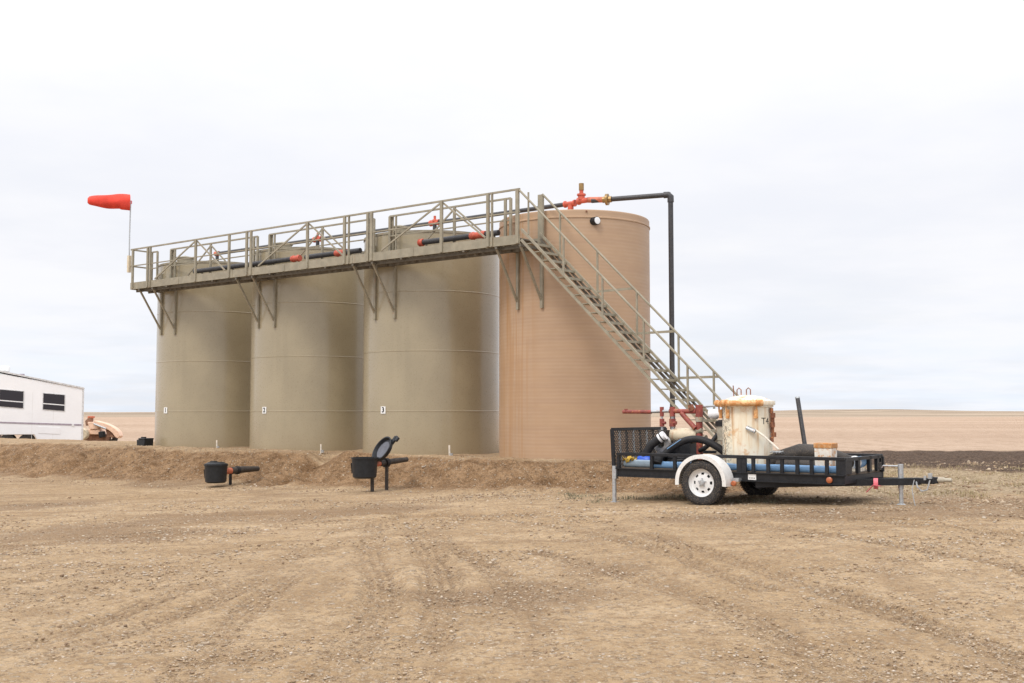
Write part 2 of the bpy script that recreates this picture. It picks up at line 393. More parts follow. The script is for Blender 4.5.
def ground_mat():
    m, nt, b, P = base_mat('dirt_and_field')
    def A(n):
        a = nt.nodes.new('ShaderNodeAttribute'); a.attribute_name = n; return a.outputs['Fac']
    big = noise(nt, P, .35, 5, .6); mid = noise(nt, P, 2.6, 5, .65); fine = noise(nt, P, 13, 6, .75); gr = noise(nt, P, 42, 4, .65)
    c = mixc(nt, ramp(nt, big, .35, .65), (.435,.300,.170), (.53,.382,.232))
    c = mixc(nt, mth(nt, 'MULTIPLY', ramp(nt, mid, .40, .62), .55), c, (.325,.213,.115))
    c = mixc(nt, mth(nt, 'MULTIPLY', A('wet'), .88), c, (.225,.142,.080))
    c = mixc(nt, mth(nt, 'MULTIPLY', A('rut'), .75), c, (.255,.170,.102))
    c = mixc(nt, mth(nt, 'MULTIPLY', ramp(nt, fine, .48, .62), .62), c, (.20,.13,.075))
    c = mixc(nt, mth(nt, 'MULTIPLY', ramp(nt, gr, .55, .66), .65), c, (.56,.47,.37))
    sy = nt.nodes.new('ShaderNodeSeparateXYZ'); nt.links.new(P, sy.inputs[0])
    dr = noise(nt, P, 1.0, 5, .6, (.16,1.9,1)); dg = noise(nt, P, 1.0, 4, .6, (2.6,.35,1))
    c = mixc(nt, mth(nt, 'MULTIPLY', mth(nt, 'MULTIPLY', ramp(nt, dr, .50, .62), ramp(nt, sy.outputs[1], 9.5, 14.0)), .55), c, (.27,.175,.098))
    c = mixc(nt, mth(nt, 'MULTIPLY', mth(nt, 'MULTIPLY', ramp(nt, dg, .50, .64), ramp(nt, sy.outputs[1], 9.0, 13.0, 1, 0)), .40), c, (.30,.20,.115))
    v1 = nd(nt, 'ShaderNodeTexVoronoi', Scale=26.0); nt.links.new(P, v1.inputs['Vector']); v2 = nd(nt, 'ShaderNodeTexVoronoi', Scale=12.0); nt.links.new(P, v2.inputs['Vector'])
    s1 = nt.nodes.new('ShaderNodeSeparateColor'); nt.links.new(v1.outputs['Color'], s1.inputs[0]); s2 = nt.nodes.new('ShaderNodeSeparateColor'); nt.links.new(v2.outputs['Color'], s2.inputs[0])
    peb = mth(nt, 'MULTIPLY', ramp(nt, s1.outputs[0], .50, .60), ramp(nt, v1.outputs['Distance'], .30, .55, 1, 0)); peb2 = mth(nt, 'MULTIPLY', ramp(nt, s2.outputs[0], .72, .78), ramp(nt, v2.outputs['Distance'], .25, .40, 1, 0))
    patch = ramp(nt, noise(nt, P, .9, 5, .7), .40, .58, .25, 1)
    c = mixc(nt, mth(nt, 'MULTIPLY', mth(nt, 'MULTIPLY', peb, patch), .50), c, mixc(nt, s1.outputs[1], (.22,.15,.095), (.66,.56,.44)))
    c = mixc(nt, mth(nt, 'MULTIPLY', mth(nt, 'MULTIPLY', peb2, patch), .50), c, mixc(nt, s2.outputs[1], (.26,.18,.11), (.72,.63,.52)))
    # bank
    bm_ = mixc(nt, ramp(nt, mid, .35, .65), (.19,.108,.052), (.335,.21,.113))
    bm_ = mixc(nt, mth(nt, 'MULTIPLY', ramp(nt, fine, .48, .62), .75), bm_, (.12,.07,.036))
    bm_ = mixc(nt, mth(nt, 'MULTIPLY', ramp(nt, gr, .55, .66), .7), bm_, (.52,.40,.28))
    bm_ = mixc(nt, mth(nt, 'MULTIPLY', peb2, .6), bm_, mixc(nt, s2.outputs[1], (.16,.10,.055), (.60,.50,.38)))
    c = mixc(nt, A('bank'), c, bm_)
    st = mixc(nt, ramp(nt, fine, .38, .62), (.22,.16,.095), (.47,.37,.245))
    c = mixc(nt, mth(nt, 'MULTIPLY', A('stony'), .85), c, st)
    tl = mixc(nt, ramp(nt, fine, .4, .65), (.062,.040,.027), (.165,.112,.078))
    c = mixc(nt, A('tilled'), c, tl)
    # stubble field: long pale strips, then duller land far off
    sx = nt.nodes.new('ShaderNodeSeparateXYZ'); nt.links.new(P, sx.inputs[0])
    f1 = noise(nt, P, .03, 5, .65, (.45,1.1,1)); f2 = noise(nt, P, 1.6, 5, .75, (1.2,.35,1))
    fc = mixc(nt, ramp(nt, f1, .35, .65), (.43,.305,.215), (.52,.385,.28))
    fc = mixc(nt, mth(nt, 'MULTIPLY', ramp(nt, f2, .46, .62), .5), fc, (.33,.22,.145))
    far = ramp(nt, mth(nt, 'ADD', sx.outputs[1], mth(nt, 'MULTIPLY', noise(nt, P, .004, 3), 160)), 380, 440)
    fl = mixc(nt, ramp(nt, noise(nt, P, .006, 4, .6, (.35,1.4,1)), .38, .6), (.25,.19,.135), (.42,.33,.24))
    fc = mixc(nt, far, fc, fl)
    c = mixc(nt, A('field'), c, fc)
    nt.links.new(c, b.inputs['Base Color']); b.inputs['Roughness'].default_value = .95
    b.inputs['Specular IOR Level'].default_value = .15
    h = mth(nt, 'ADD', mth(nt, 'ADD', mth(nt, 'MULTIPLY', fine, .7), mth(nt, 'MULTIPLY', gr, .35)), mth(nt, 'ADD', mth(nt, 'MULTIPLY', peb, .25), mth(nt, 'MULTIPLY', peb2, .45)))
    link_bump(nt, b, h, 1.0, .05)
    return m
build_ground()

# ---------------------------------------------------------------- loose stones and dry tufts (nobody could count them)
def scatter_stones(name, X, Y, S, cols, mname, flat=.6):
    g = (1+5**.5)/2
    iv = np.array([(-1,g,0),(1,g,0),(-1,-g,0),(1,-g,0),(0,-1,g),(0,1,g),(0,-1,-g),(0,1,-g),(g,0,-1),(g,0,1),(-g,0,-1),(-g,0,1)])/1.9
    fi = np.array([(0,11,5),(0,5,1),(0,1,7),(0,7,10),(0,10,11),(1,5,9),(5,11,4),(11,10,2),(10,7,6),(7,1,8),(3,9,4),(3,4,2),(3,2,6),(3,6,8),(3,8,9),(4,9,5),(2,4,11),(6,2,10),(8,6,7),(9,8,1)])
    n = len(X); Z = height(X, Y)
    sc3 = np.stack([S*rng.uniform(.7,1.5,n), S*rng.uniform(.6,1.1,n), S*flat*rng.uniform(.6,1.2,n)], -1)
    v = iv[None]*sc3[:,None]*rng.uniform(.7,1.25,(n,12,1)); a = rng.uniform(0, 2*PI, n)
    ca, sa = np.cos(a)[:,None], np.sin(a)[:,None]
    x = v[...,0]*ca-v[...,1]*sa+X[:,None]; y = v[...,0]*sa+v[...,1]*ca+Y[:,None]; z = v[...,2]+(Z+S*.12)[:,None]
    co = np.stack([x,y,z], -1).reshape(-1,3); f = (fi[None]+(np.arange(n)*12)[:,None,None]).reshape(-1,3)
    me = bpy.data.meshes.new(name); me.vertices.add(len(co)); me.vertices.foreach_set('co', co.ravel().astype(np.float32))
    me.loops.add(f.size); me.loops.foreach_set('vertex_index', f.ravel().astype(np.int32))
    me.polygons.add(len(f)); me.polygons.foreach_set('loop_start', np.arange(0, f.size, 3, dtype=np.int32)); me.update(calc_edges=True)
    at = me.attributes.new('tone', 'FLOAT_COLOR', 'POINT')
    pal = np.array(cols); k = pal[rng.integers(0, len(pal), n)]*rng.uniform(.75,1.2,(n,1))
    at.data.foreach_set('color', np.repeat(np.concatenate([k, np.ones((n,1))],1), 12, 0).ravel().astype(np.float32))
    m, nt, b, P = base_mat(mname)
    a = nt.nodes.new('ShaderNodeAttribute'); a.attribute_name = 'tone'
    c = mixc(nt, mth(nt, 'MULTIPLY', noise(nt, P, 60, 3), .5), a.outputs['Color'], (.30,.21,.13))
    nt.links.new(c, b.inputs['Base Color']); b.inputs['Roughness'].default_value = .9
    me.materials.append(m)
    o = bpy.data.objects.new(name, me); COL.objects.link(o); o['kind'] = 'stuff'
    return o
def sample(n, y0, y1, pw=1.0, umax=.52):
    t = rng.uniform(0, 1, n); Y = y0*(y1/y0)**(t**pw); U = rng.uniform(-umax, umax, n); return U*Y, Y
PALE = [(.58,.49,.38),(.50,.40,.29),(.42,.32,.215),(.38,.28,.18),(.54,.47,.39),(.46,.35,.24),(.36,.25,.15)]
DARK = [(.26,.175,.11),(.30,.205,.13),(.23,.155,.10),(.34,.24,.155)]
X, Y = sample(90000, 5.2, 22)
dn = fbm(X, Y, .5, 3, 101); k = dn+rng.uniform(-.35,.35,len(X)) > .02
X, Y = X[k], Y[k]
S = (.005+.016*rng.uniform(0,1,len(X))**2.5)*np.clip(Y/9,.7,1.5)
scatter_stones('loose_gravel', X, Y, S*.75, PALE+DARK[:2], 'pale_stone')
X, Y = sample(4500, 5.2, 24)
dn = fbm(X, Y, .4, 3, 111); k = dn+rng.uniform(-.3,.3,len(X)) > .08
X, Y = X[k], Y[k]; S = (.005+.016*rng.uniform(0,1,len(X))**4)*np.clip(Y/10,.7,1.6)
scatter_stones('dirt_clods', X, Y, S, DARK, 'dirt_clod', .7)
# stones on the bank and on the stony strip at the right
x = rng.uniform(-26, 5.5, 12000); y = -rng.uniform(1.9, 6.6, 12000)
c_, s_ = math.cos(ROW), math.sin(ROW); X = C4[0]+c_*x-s_*y; Y = C4[1]+s_*x+c_*y
k = fbm(X, Y, .8, 3, 121)+rng.uniform(-.4,.4,len(X)) > .05
X, Y = X[k], Y[k]
scatter_stones('bank_gravel', X, Y, .007+.020*rng.uniform(0,1,len(X))**3, PALE+DARK+DARK, 'bank_stone', .8)
X = rng.uniform(4.5, 16, 12000); Y = rng.uniform(16.4, 30, 12000)
k = (fbm(X, Y, .6, 3, 131)+rng.uniform(-.4,.4,len(X)) > .0) & (X < .56*Y)
X, Y = X[k], Y[k]
scatter_stones('stony_strip', X, Y, .010+.032*rng.uniform(0,1,len(X))**3, PALE[1:4]+PALE[5:]+DARK, 'field_stone', .8)

def tufts(name, X, Y, hgt, col, mname):
    n = len(X); Z = height(X, Y); a = rng.uniform(0, 2*PI, n); h = hgt*rng.uniform(.5,1.3,n); w = .006+.004*rng.uniform(0,1,n)
    lean = rng.normal(0,.5,(n,2))*h[:,None]
    p0 = np.stack([X-np.cos(a)*w, Y-np.sin(a)*w, Z-.02],-1); p1 = np.stack([X+np.cos(a)*w, Y+np.sin(a)*w, Z-.02],-1)
    p2 = np.stack([X+lean[:,0], Y+lean[:,1], Z+h],-1)
    co = np.stack([p0,p1,p2],1).reshape(-1,3); f = np.arange(3*n).reshape(-1,3)
    me = bpy.data.meshes.new(name); me.from_pydata(co.tolist(), [], f.tolist())
    me.materials.append(mat(mname, col, .9, var=.35, scale=3)); o = bpy.data.objects.new(name, me); COL.objects.link(o); o['kind'] = 'stuff'
cx = rng.uniform(4.5, 15, 260); cy = rng.uniform(17.2, 28, 260)
X = np.repeat(cx, 22)+rng.normal(0,.14,260*22); Y = np.repeat(cy, 22)+rng.normal(0,.14,260*22)
tufts('dry_grass', X, Y, .07, (.36,.29,.16), 'straw')
cx = rng.uniform(1.0, 4.2, 22); cy = 19.4-.70*(cx-1)+rng.normal(0,.35,22)
X = np.repeat(cx, 26)+rng.normal(0,.10,22*26); Y = np.repeat(cy, 26)+rng.normal(0,.10,22*26)
tufts('green_weeds', X, Y, .06, (.20,.19,.12), 'weed_green')

# ---------------------------------------------------------------- tanks (row frame: x along the row towards the stair, y away from the camera)
SP = 4.655; R = 1.83; TOP = 6.07
def tank(i, label, shell):
    x0 = -SP*(4-i)
    t = thing('storage_tank', label, 'tank', 'row', (x0, 0, .33), 'storage tanks standing in a row')
    fib = shell == 'fibre'
    prof = [(R, .30), (R, TOP-.02)]
    MB().lathe([(R, .30)]+[(R, .3+ (TOP-.32)*k/24) for k in range(1, 25)], 128, (x0,0,0)).build('shell', shell, t)
    if fib:
        MB().lathe([(R-.001,TOP-.02),(R-.012,TOP+.0),(R-.10,TOP+.015),(0,TOP+.20)], 96, (x0,0,0)).build('roof', shell, t)
        MB().lathe([(R,TOP-.20),(R+.018,TOP-.19),(R+.018,TOP-.165),(R,TOP-.15)], 96, (x0,0,0)).build('rim_ring', shell, t)
        ang = math.radians(-90)+ (math.radians(37.9)-math.radians(3.3)+math.radians(14))
        d = Vector((math.cos(ang), math.sin(ang), 0)); p = Vector((x0,0,5.80))+d*(R-.03)
        q = Matrix.Rotation(math.radians(24), 4, 'Z') @ d
        cap = MB().tube([p, p+q*.15], .095, 20).build('capped_nozzle', 'black', t)
        MB().tube([p+q*.151, p+q*.162, p+q*.168], [.08,.08,.045], 20).build('cap_face', 'silver', cap)
        m2 = MB().tube([(x0+1.25,-1.3,TOP-.05),(x0+1.28,-1.36,TOP-.05)], .02, 8); m2.build('bolt', 'rustred', t)
    else:
        MB().lathe([(R+.02,TOP-.06),(R+.02,TOP),(R-.05,TOP+.012),(0,TOP+.17)], 96, (x0,0,0)).build('roof', 'olive', t)
        for z in (1.47, 3.0, 4.52):
            MB().lathe([(R,z-.016),(R+.007,z-.008),(R+.007,z+.008),(R,z+.016)], 96, (x0,0,0)).build('weld_seam', shell, t)
        # roof hatch on the walkway side
        h = MB().lathe([(.26,TOP-.02),(.26,TOP+.20),(.29,TOP+.20),(.29,TOP+.23),(.0,TOP+.30)], 24, (x0-.12,-1.15,0)).build('roof_hatch', 'olive', t)
        MB().box((x0-.12,-1.47,TOP+.2), (.05,.12,.05)).build('latch', 'steel', h)
        # number plate
        s = MB().box((x0,-R-.011,1.50), (.165,.012,.185)).build('number_sign', 'sign', t)
        vs, fs = text_mesh(str(i), .18, .002, .03)
        b = MB(); b.add([(x0+v.x, -R-.0195+v.z, 1.50+v.y) for v in vs], fs); b.build('numeral', 'ink', s)
        mw = MB().box((x0-.55,-R*math.cos(.305)-.02,5.62), (.42,.05,.26), Matrix.Rotation(-.305,3,'Z')).build('gauge_plate', 'olive', t)
    return t
tank(1, 'olive tan steel tank with the number 1 plate, behind the windsock end of the walkway', 'shell')
tank(2, 'olive tan steel tank with the number 2 plate', 'shell')
tank(3, 'olive tan steel tank with the number 3 plate, beside the brown fibreglass tank', 'shell')
tank(4, 'brown fibreglass tank with fine horizontal bands, rust streaks and the stairs before it', 'fibre')

# ---------------------------------------------------------------- walkway
YO, YI = -2.65, -1.93; X0, X1 = -14.74, .36; DZ = 5.42; RZ = 6.44
wk = thing('walkway', 'olive grey steel walkway with railings bolted across the four tank fronts', 'walkway', 'row', (-7.0, -2.3, 5.2))
g = MB()
for k in range(60):
    xa = X0+(X1-X0)*k/60; g.bar((xa+.125, YO+.03, 5.33), (xa+.125, YI-.03, 5.33), .20, .03)
g.build('deck_grating', 'olive_d', wk)
for y in (YO, YI):
    MB().box(((X0+X1)/2, y, 5.31), (X1-X0, .012, .21)).box(((X0+X1)/2, y+(.028 if y == YO else -.028), 5.212), (X1-X0, .056, .012)).build('side_channel', 'olive', wk)
MB().box((X0, (YO+YI)/2, 5.31), (.012, YI-YO, .21)).build('end_channel', 'olive', wk)
for yj in (YO+.16, YI-.14): MB().box(((X0+X1)/2, yj, 5.165), (X1-X0-.2, .05, .075)).build('joist', 'olive_d', wk)  # joists added in a dark tone to deepen the dark deck underside
for xj in (-1.3,-3.3,-6.0,-8.2,-10.7,-12.9):
    MB().bar((xj, YO, 5.19), (xj, YI, 5.19), .06, .05).build('cross_beam', 'olive_d', wk)
for xj in (-2.9,-5.0,-7.6,-9.8,-12.3):
    MB().box((xj, YO-.008, 5.31), (.05,.012,.20)).build('splice_plate', 'olive', wk)
def rail(y, xa, xb, z, w=.042, n='top_rail'):
    MB().bar((xa, y, z), (xb, y, z), w, w).build(n, 'olive', wk)
rail(YO, X0, X1, RZ); rail(YO, X0, X1, 5.93, .03, 'mid_rail')
for x, w in ((.30,.085),(-.55,.075),(-.43,.035),(-1.97,.075),(-4.30,.075),(-4.43,.075),(-5.27,.075),(-5.11,.035),(-6.67,.075),(-8.98,.075),(-9.16,.075),(-9.93,.07),(-11.47,.075),(-13.70,.045),(-13.84,.075),(-14.62,.075)):
    MB().box((x, YO-.012, (5.22+RZ)/2), (w, .05, RZ-5.22)).build('post', 'olive', wk)
def diag(y, xa, za, xb, zb, w=.04):
    MB().bar((xa, y, za), (xb, y, zb), .025, w).build('diagonal_brace', 'olive', wk)
for c in (-1.97, -6.67, -11.47):
    diag(YO-.02, c-.03, RZ-.05, c-1.98, 5.44); diag(YO+.02, c+.03, RZ-.05, c+1.32, 5.44)
for a, b, c in ((-4.38,-.46,-2.2), (-9.08,-4.95,-6.9), (-13.72,-9.6,-11.75)):
    rail(YI, a, b, RZ); rail(YI, a, b, 5.93, .03, 'mid_rail')
    for x in (a, b, b-.16, c): MB().box((x, YI, (5.22+RZ)/2), (.065, .045, RZ-5.22)).build('post', 'olive', wk)
    MB().box((a+.03, YI+.05, (5.22+RZ)/2+.01), (.12, .012, RZ-5.20)).build('gate_post', 'olive', wk)
    MB().box((a+.22, YI, 5.84), (.04,.04,1.16)).build('post', 'olive', wk)
    diag(YI+.03, c-.02, RZ-.04, c-1.3, 5.46); diag(YI-.03, c+.02, RZ-.04, c+1.25, 5.46)
rail(YI, X0, -14.42, RZ-.0); rail(YI, X0, -14.42, 5.93, .03, 'mid_rail')
for x in (X0+.03, -14.42): MB().box((x, YI, 5.83), (.055,.05,1.22)).build('post', 'olive', wk)
for z, n in ((RZ,'top_rail'), (5.93,'mid_rail')): MB().bar((X0, YO, z), (X0, YI, z), .04, .04).build(n, 'olive', wk)
MB().box((.40, YI+.02, 5.82), (.14, .06, 1.20)).build('stair_post', 'olive', wk)
for i in range(1, 5):
    xc = -SP*(4-i)
    for dx in (-.33, .36):
        x = xc+dx; yt = -math.sqrt(R*R-dx*dx)-.035
        b = MB().box((x, yt, 4.52), (.07, .06, 1.40)).build('bracket_channel', 'olive', wk)
        MB().bar((x, yt-.03, 4.02), (x-.02, YO+.03, 5.20), .045, .045).build('strut', 'olive', b)
        MB().bar((x, yt-.02, 5.17), (x, YO, 5.17), .06, .06).build('strut', 'olive_d', b)

# ---------------------------------------------------------------- staircase
K = .965
stp = thing('staircase', 'steep open steel staircase leading up to the walkway in front of the brown tank', 'staircase', 'row', (3.2, -2.3, .37))
def sl(t, dz=0): return 5.30-K*(t-.636)+dz
for y, d in ((YO, -1), (YI-.03, 1)):
    b = MB().bar((.40, y, sl(.40)), (5.70, y, sl(5.70)), .045, .05); b.build('stringer', 'olive', stp)
    b = MB().bar((.40, y, sl(.65)), (5.40, y, sl(5.65)), .045, .05); b.build('stringer', 'olive' if d < 0 else 'olive_d', stp)  # far lower bar darker: its shaded inner side put into the colour
MB().bar((.43, YI-.045, sl(.55)), (5.45, YI-.045, sl(5.57)), .02, .05).build('stringer_shade', 'olive_d', stp)  # dark strip for the shaded inner side of the far stringer, not a cable
n = 23
for k in range(n):
    z = 5.19-.205*k; t = .636+(5.30-z)/K
    if z < .5: break
    tr = MB().box((t-.125, (YO+YI)/2, z), (.225, YI-YO-.05, .022))
    tr.box((t-.018, (YO+YI)/2, z-.018), (.012, YI-YO-.05, .05)); tr.build('tread', 'olive', stp)
for y, dx in ((YO, 0.0), (YI, .10)):
    hz = lambda t: 6.42-K*(t-.36-dx)
    te = 5.25+dx
    MB().tube([(.36+dx if y == YI else .34, y, hz(.36+dx)), (te, y, hz(te)), (te+.06, y, hz(te)-.12)], .025, 8).build('handrail', 'olive', stp)
    for t in ((1.55, 2.55, 3.55, 4.55) if y == YO else (.95, 1.95, 2.95, 3.95, 4.75)):
        MB().bar((t, y, sl(t)), (t, y, hz(t)), .036, .036).build('post', 'olive', stp)
        if y == YI and t > 1:
            MB().bar((t, y, sl(t)+.05), (t+.92, y, sl(t)+.06), .02, .05).build('guard_bar', 'olive', stp)
MB().box((.60, YO, 5.86), (.03,.03,.95)).build('post', 'olive', stp)
MB().box((5.55, (YO+YI)/2, .36), (.5,.9,.06)).build('footing', 'olive_d', stp)

# ---------------------------------------------------------------- pipework over the tanks
hp = thing('header_pipe', 'black overhead pipe with red valves, dropping to the ground right of the brown tank', 'pipe', 'row', (-7, 0, 6.24))
HZ = 6.56
MB().tube([(-14.0,0,HZ),(-.25,0,HZ)], .055, 12).build('pipe', 'pipe', hp)
ex, ey = w2row(3.75, 25.74)
d = Vector((ex-.25, ey, 0)).normalized(); p1 = Vector((.52,.0,HZ)); pe = Vector((ex,ey,HZ+.02))
MB().tube([p1, pe], .06, 12).build('pipe', 'pipe', hp)
MB().tube([pe-d*.16, pe-d*.05, pe+Vector((0,0,-.05)), pe+Vector((0,0,-.18))], .078, 12).build('elbow', 'pipe', hp)
MB().tube([pe+Vector((0,0,-.1)), (ex,ey,.25)], .062, 12).build('downpipe', 'pipe', hp)
def valve(x, z, par, big=False):
    v = MB().lathe([(0,-.16),(.085,-.16),(.085,-.12),(.06,-.10),(.06,.10),(.085,.12),(.085,.16),(0,.16)], 14, (x,0,z), 'x').build('valve', 'redvalve', par)
    if not big: MB().tube([(x,0,z-.05),(x,0,TOP+.14)], .055, 10).build('riser', 'pipe', v)
    return v
for i in (2, 3):
    x = -SP*(4-i); v = valve(x+.08, HZ, hp); MB().lathe([(0,.0),(.075,.0),(.075,.05),(.035,.07),(.035,.16),(0,.16)], 10, (x+.08,0,HZ+.03)).build('bonnet', 'redvalve', v)
MB().tube([(-14.0,0,HZ),(-14.0,0,TOP+.15)], .055, 10).build('riser', 'pipe', hp)
MB().lathe([(0,-.09),(.08,-.09),(.08,.09),(0,.09)], 12, (-14.0,0,HZ), 'x').build('end_tee', 'orange', hp)
v = valve(-.12, HZ, hp, True); MB().tube([(-.10,0,HZ),(-.10,0,TOP+.15)], .075, 12).build('riser', 'redvalve', v)
v2 = MB().lathe([(0,-.18),(.09,-.18),(.09,-.13),(.065,-.1),(.065,.12),(0,.12)], 14, (.30,0,HZ+.03), 'x').build('valve', 'redvalve', hp)
b = MB().lathe([(0,.05),(.085,.05),(.085,.16),(.11,.16),(.11,.20),(.05,.22),(.05,.30),(0,.30)], 12, (.22,0,HZ)).build('bonnet', 'redvalve', v2)
MB().lathe([(0,.29),(.062,.29),(.062,.46),(0,.46)], 12, (.22,0,HZ)).build('actuator', 'brass', b)
MB().tube([(.42,0,HZ+.03),p1+d*.35], .07, 12).build('nipple', 'orange', hp)
un = MB().tube([p1+d*.28, p1+d*.50], .078, 8)
un.build('union', 'brass', hp); MB().tube([p1+d*.36, p1+d*.42], .14, 16).build('union_flange', 'brass', hp)

op = thing('overflow_pipe', 'thick black pipe with red couplings lying along the walkway in front of the tank rims', 'pipe', 'row', (-8, -2.0, 5.64))
OZ = 5.645; OY = -2.02
for a, b in ((-12.4,-7.75),(-7.45,-5.35),(-3.2,-.75)):
    MB().tube([(a,OY,OZ),(b,OY,OZ)], .068, 12).build('pipe', 'pipe', op)
for x, l in ((-7.85,.16),(-6.06,.21),(-3.2,.07),(-1.37,.23)):
    MB().lathe([(0,-l),(.085,-l),(.098,-l*.6),(.08,-l*.5),(.08,l*.5),(.098,l*.6),(.085,l),(0,l)], 14, (x,OY,OZ), 'x').build('coupling', 'redvalve', op)
for x in (-11.9,-9.6,-5.6,-2.9,-.75):
    MB().tube([(x-.15,OY+.02,OZ),(x-.15,OY+.02,5.34)], .03, 8).build('pipe_support', 'olive', op)

# ---------------------------------------------------------------- windsock
ws = thing('windsock', 'bright red windsock streaming left from a thin pole at the walkway end', 'windsock', 'row', (X0-.05, YO-.03, 5.6))
px, py = X0-.05, YO-.03
MB().tube([(px,py,5.75),(px-.01,py,6.9),(px+.01,py,7.95)], .02, 8).build('pole', 'steel', ws)
MB().box((px,py,6.0), (.09,.09,.52)).build('pole_clamp', 'cream', ws)
dl = Vector((math.cos(-ROW)*-1, math.sin(-ROW)*-1*1, 0))      # world -X expressed in the row frame
dl = (Matrix.Rotation(-ROW, 3, 'Z') @ Vector((-.92,-.39,0)))
lat = Vector((-dl.y, dl.x, 0)); cs = []; NS = 26; NA = 24; sm = MB(); vs = []
for k in range(NS):
    u = k/(NS-1); L = .02+1.30*u
    r = .215-.015*u if u < .22 else .212*(1-u)**.9*.62/.8+.085*u+.02
    r = (.235*(1-u)+.125*u)+.045*math.sin(u*PI); r *= (1 if u < .94 else 1-.40*((u-.94)/.06)**2); L = .02+1.22*u
    zc = 7.93-.05*u-.05*math.sin(u*PI)*.3
    for j in range(NA):
        a = 2*PI*j/NA; rr = r*(1+.035*math.sin(5*a+u*7)+.03*math.sin(3*a-u*11)-.10*max(0,-math.sin(a))*(1 if u>.2 else .0))
        if u < .25 and math.sin(a) < -.5: rr *= 1+.12*(1-u/.25)
        vs.append(Vector((px,py,zc))+dl*L+lat*(rr*math.cos(a)*.85)+Vector((0,0,rr*math.sin(a))))
sm.add(vs, [(k*NA+j, k*NA+(j+1)%NA, (k+1)*NA+(j+1)%NA, (k+1)*NA+j) for k in range(NS-1) for j in range(NA)])
sm.build('sock', 'sock', ws, sharp=180)
MB().tube([Vector((px,py,7.93))+dl*.02+lat*(.19*math.cos(a))+Vector((0,0,.215*math.sin(a))) for a in [2*PI*k/24 for k in range(25)]], .009, 6).build('hoop', 'steel', ws)
MB().box((px+.02,py,7.92), (.05,.05,.10)).build('swivel', 'pink', ws)

# ---------------------------------------------------------------- spill tubs on the bank
def tub(X, Y, zc, label, opened, plen, supports):
    FR['tub'] = (X, Y, 0, math.radians(-37.9))      # local x along row, y into the bank
    t = thing('spill_tub', label, 'tub', 'tub', (0,0,zc-.21), 'black spill tubs along the bank')
    prof = [(k_*1.08, z_) for k_, z_ in [(0,-.21),(.19,-.21),(.225,-.18),(.245,.19),(.262,.19),(.262,.215),(.235,.215),(.215,-.14),(0,-.17)]]
    b = MB().lathe(prof, 28, (0,0,zc))
    b.build('tub_body', 'tub', t)
    # spout shoulder on the camera-left side
    a = math.radians(200)
    MB().prism([(-.10,.10),(.10,.10),(.06,-.10),(-.06,-.10)], .235, .27, lambda x, z, y: (math.cos(a)*y-math.sin(a)*x, math.sin(a)*y+math.cos(a)*x, zc+z)).build('handle_recess', 'greyblue' if False else 'tub', t)
    if opened:
        Rr = Matrix.Rotation(-ROW, 3, 'Z'); ctr = Rr @ Vector((.34,.25,0)); ctr.z = zc+.365
        n_ = Rr @ Vector((-.68,-.51,.52)).normalized(); m_ = Rr @ Vector((.61,0,.79)); m_ = (m_-n_*m_.dot(n_)).normalized(); l_ = n_.cross(m_)
        T = lambda v: ctr+m_*v[0]+l_*v[1]+n_*v[2]
        hingev = ctr-m_*.27
        lid = MB().lathe([(0,-.09),(.20,-.075),(.272,-.03),(.29,.045),(.265,.045),(.235,-.012),(.17,-.012),(.155,-.025),(0,-.028)], 36)
        lid.v = [tuple(T(v)) for v in lid.v]; lo = lid.build('lid', 'tub', t)
        tb = MB().box((.30,-.10,-.02), (.17,.12,.05)).box((.36,-.16,-.02), (.10,.14,.05)); tb.v = [tuple(T(v)) for v in tb.v]; tb.build('lid_tab', 'tub', lo, bevel=.012)
        ins = MB().lathe([(.19,-.004),(.17,-.006),(.15,-.010),(0,-.012)], 30); ins.v = [tuple(T(v)) for v in ins.v]; ins.build('lid_liner', M['liner'], lo)
        hb = MB().tube([tuple(hingev), (.20,.10,zc+.20)], .02, 8); hb.build('hinge_arm', 'tub', lo)
    else:
        lo = MB().lathe([(.272,.205),(.272,.235),(.20,.26),(.19,.275),(0,.285)], 28, (0,0,zc)).build('lid', 'tub', t)
        MB().box((-.02,-.05,zc+.285), (.16,.10,.035)).build('lid_knob', 'tub', lo, bevel=.01)
    up = .06 if opened else 0
    MB().tube([(0,.22,zc+.05),(0,.46,zc+.055+up*.3)], .075 if not opened else .05, 14).build('coupling', 'orange', t)
    MB().tube([(0,.44,zc+.055+up*.3),(0,.80,zc+.07+up*.6),(0,plen,zc+.07+up)], [.06,.06,.05] if opened else [.085,.08,.06], 14).build('pipe', 'hose_br', t)
    MB().lathe([(0,-.04),(.10,-.04),(.10,.04),(0,.04)], 14, (0,.62,zc+.06+up*.4), 'y').build('pipe_collar', 'hose', t)
    for (x, y) in supports:
        wx = X+math.cos(ROW)*x-math.sin(ROW)*y; wy = Y+math.sin(ROW)*x+math.cos(ROW)*y
        MB().box((x, y, (zc-.0+H(wx, wy)-.15)/2), (.055,.05,zc+.02-(H(wx, wy)-.15))).build('support_post', 'hose_br' if opened else 'black', t)
tub(-6.96, 26.0, .0, 'closed black plastic tub with an orange coupling, jutting from the bank', False, 1.25, [(0,.42)])
tub(-3.01, 22.6, .31, 'black plastic tub with its lid flipped open, held on two posts', True, 1.25, [(.02,.20),(.02,.62)])
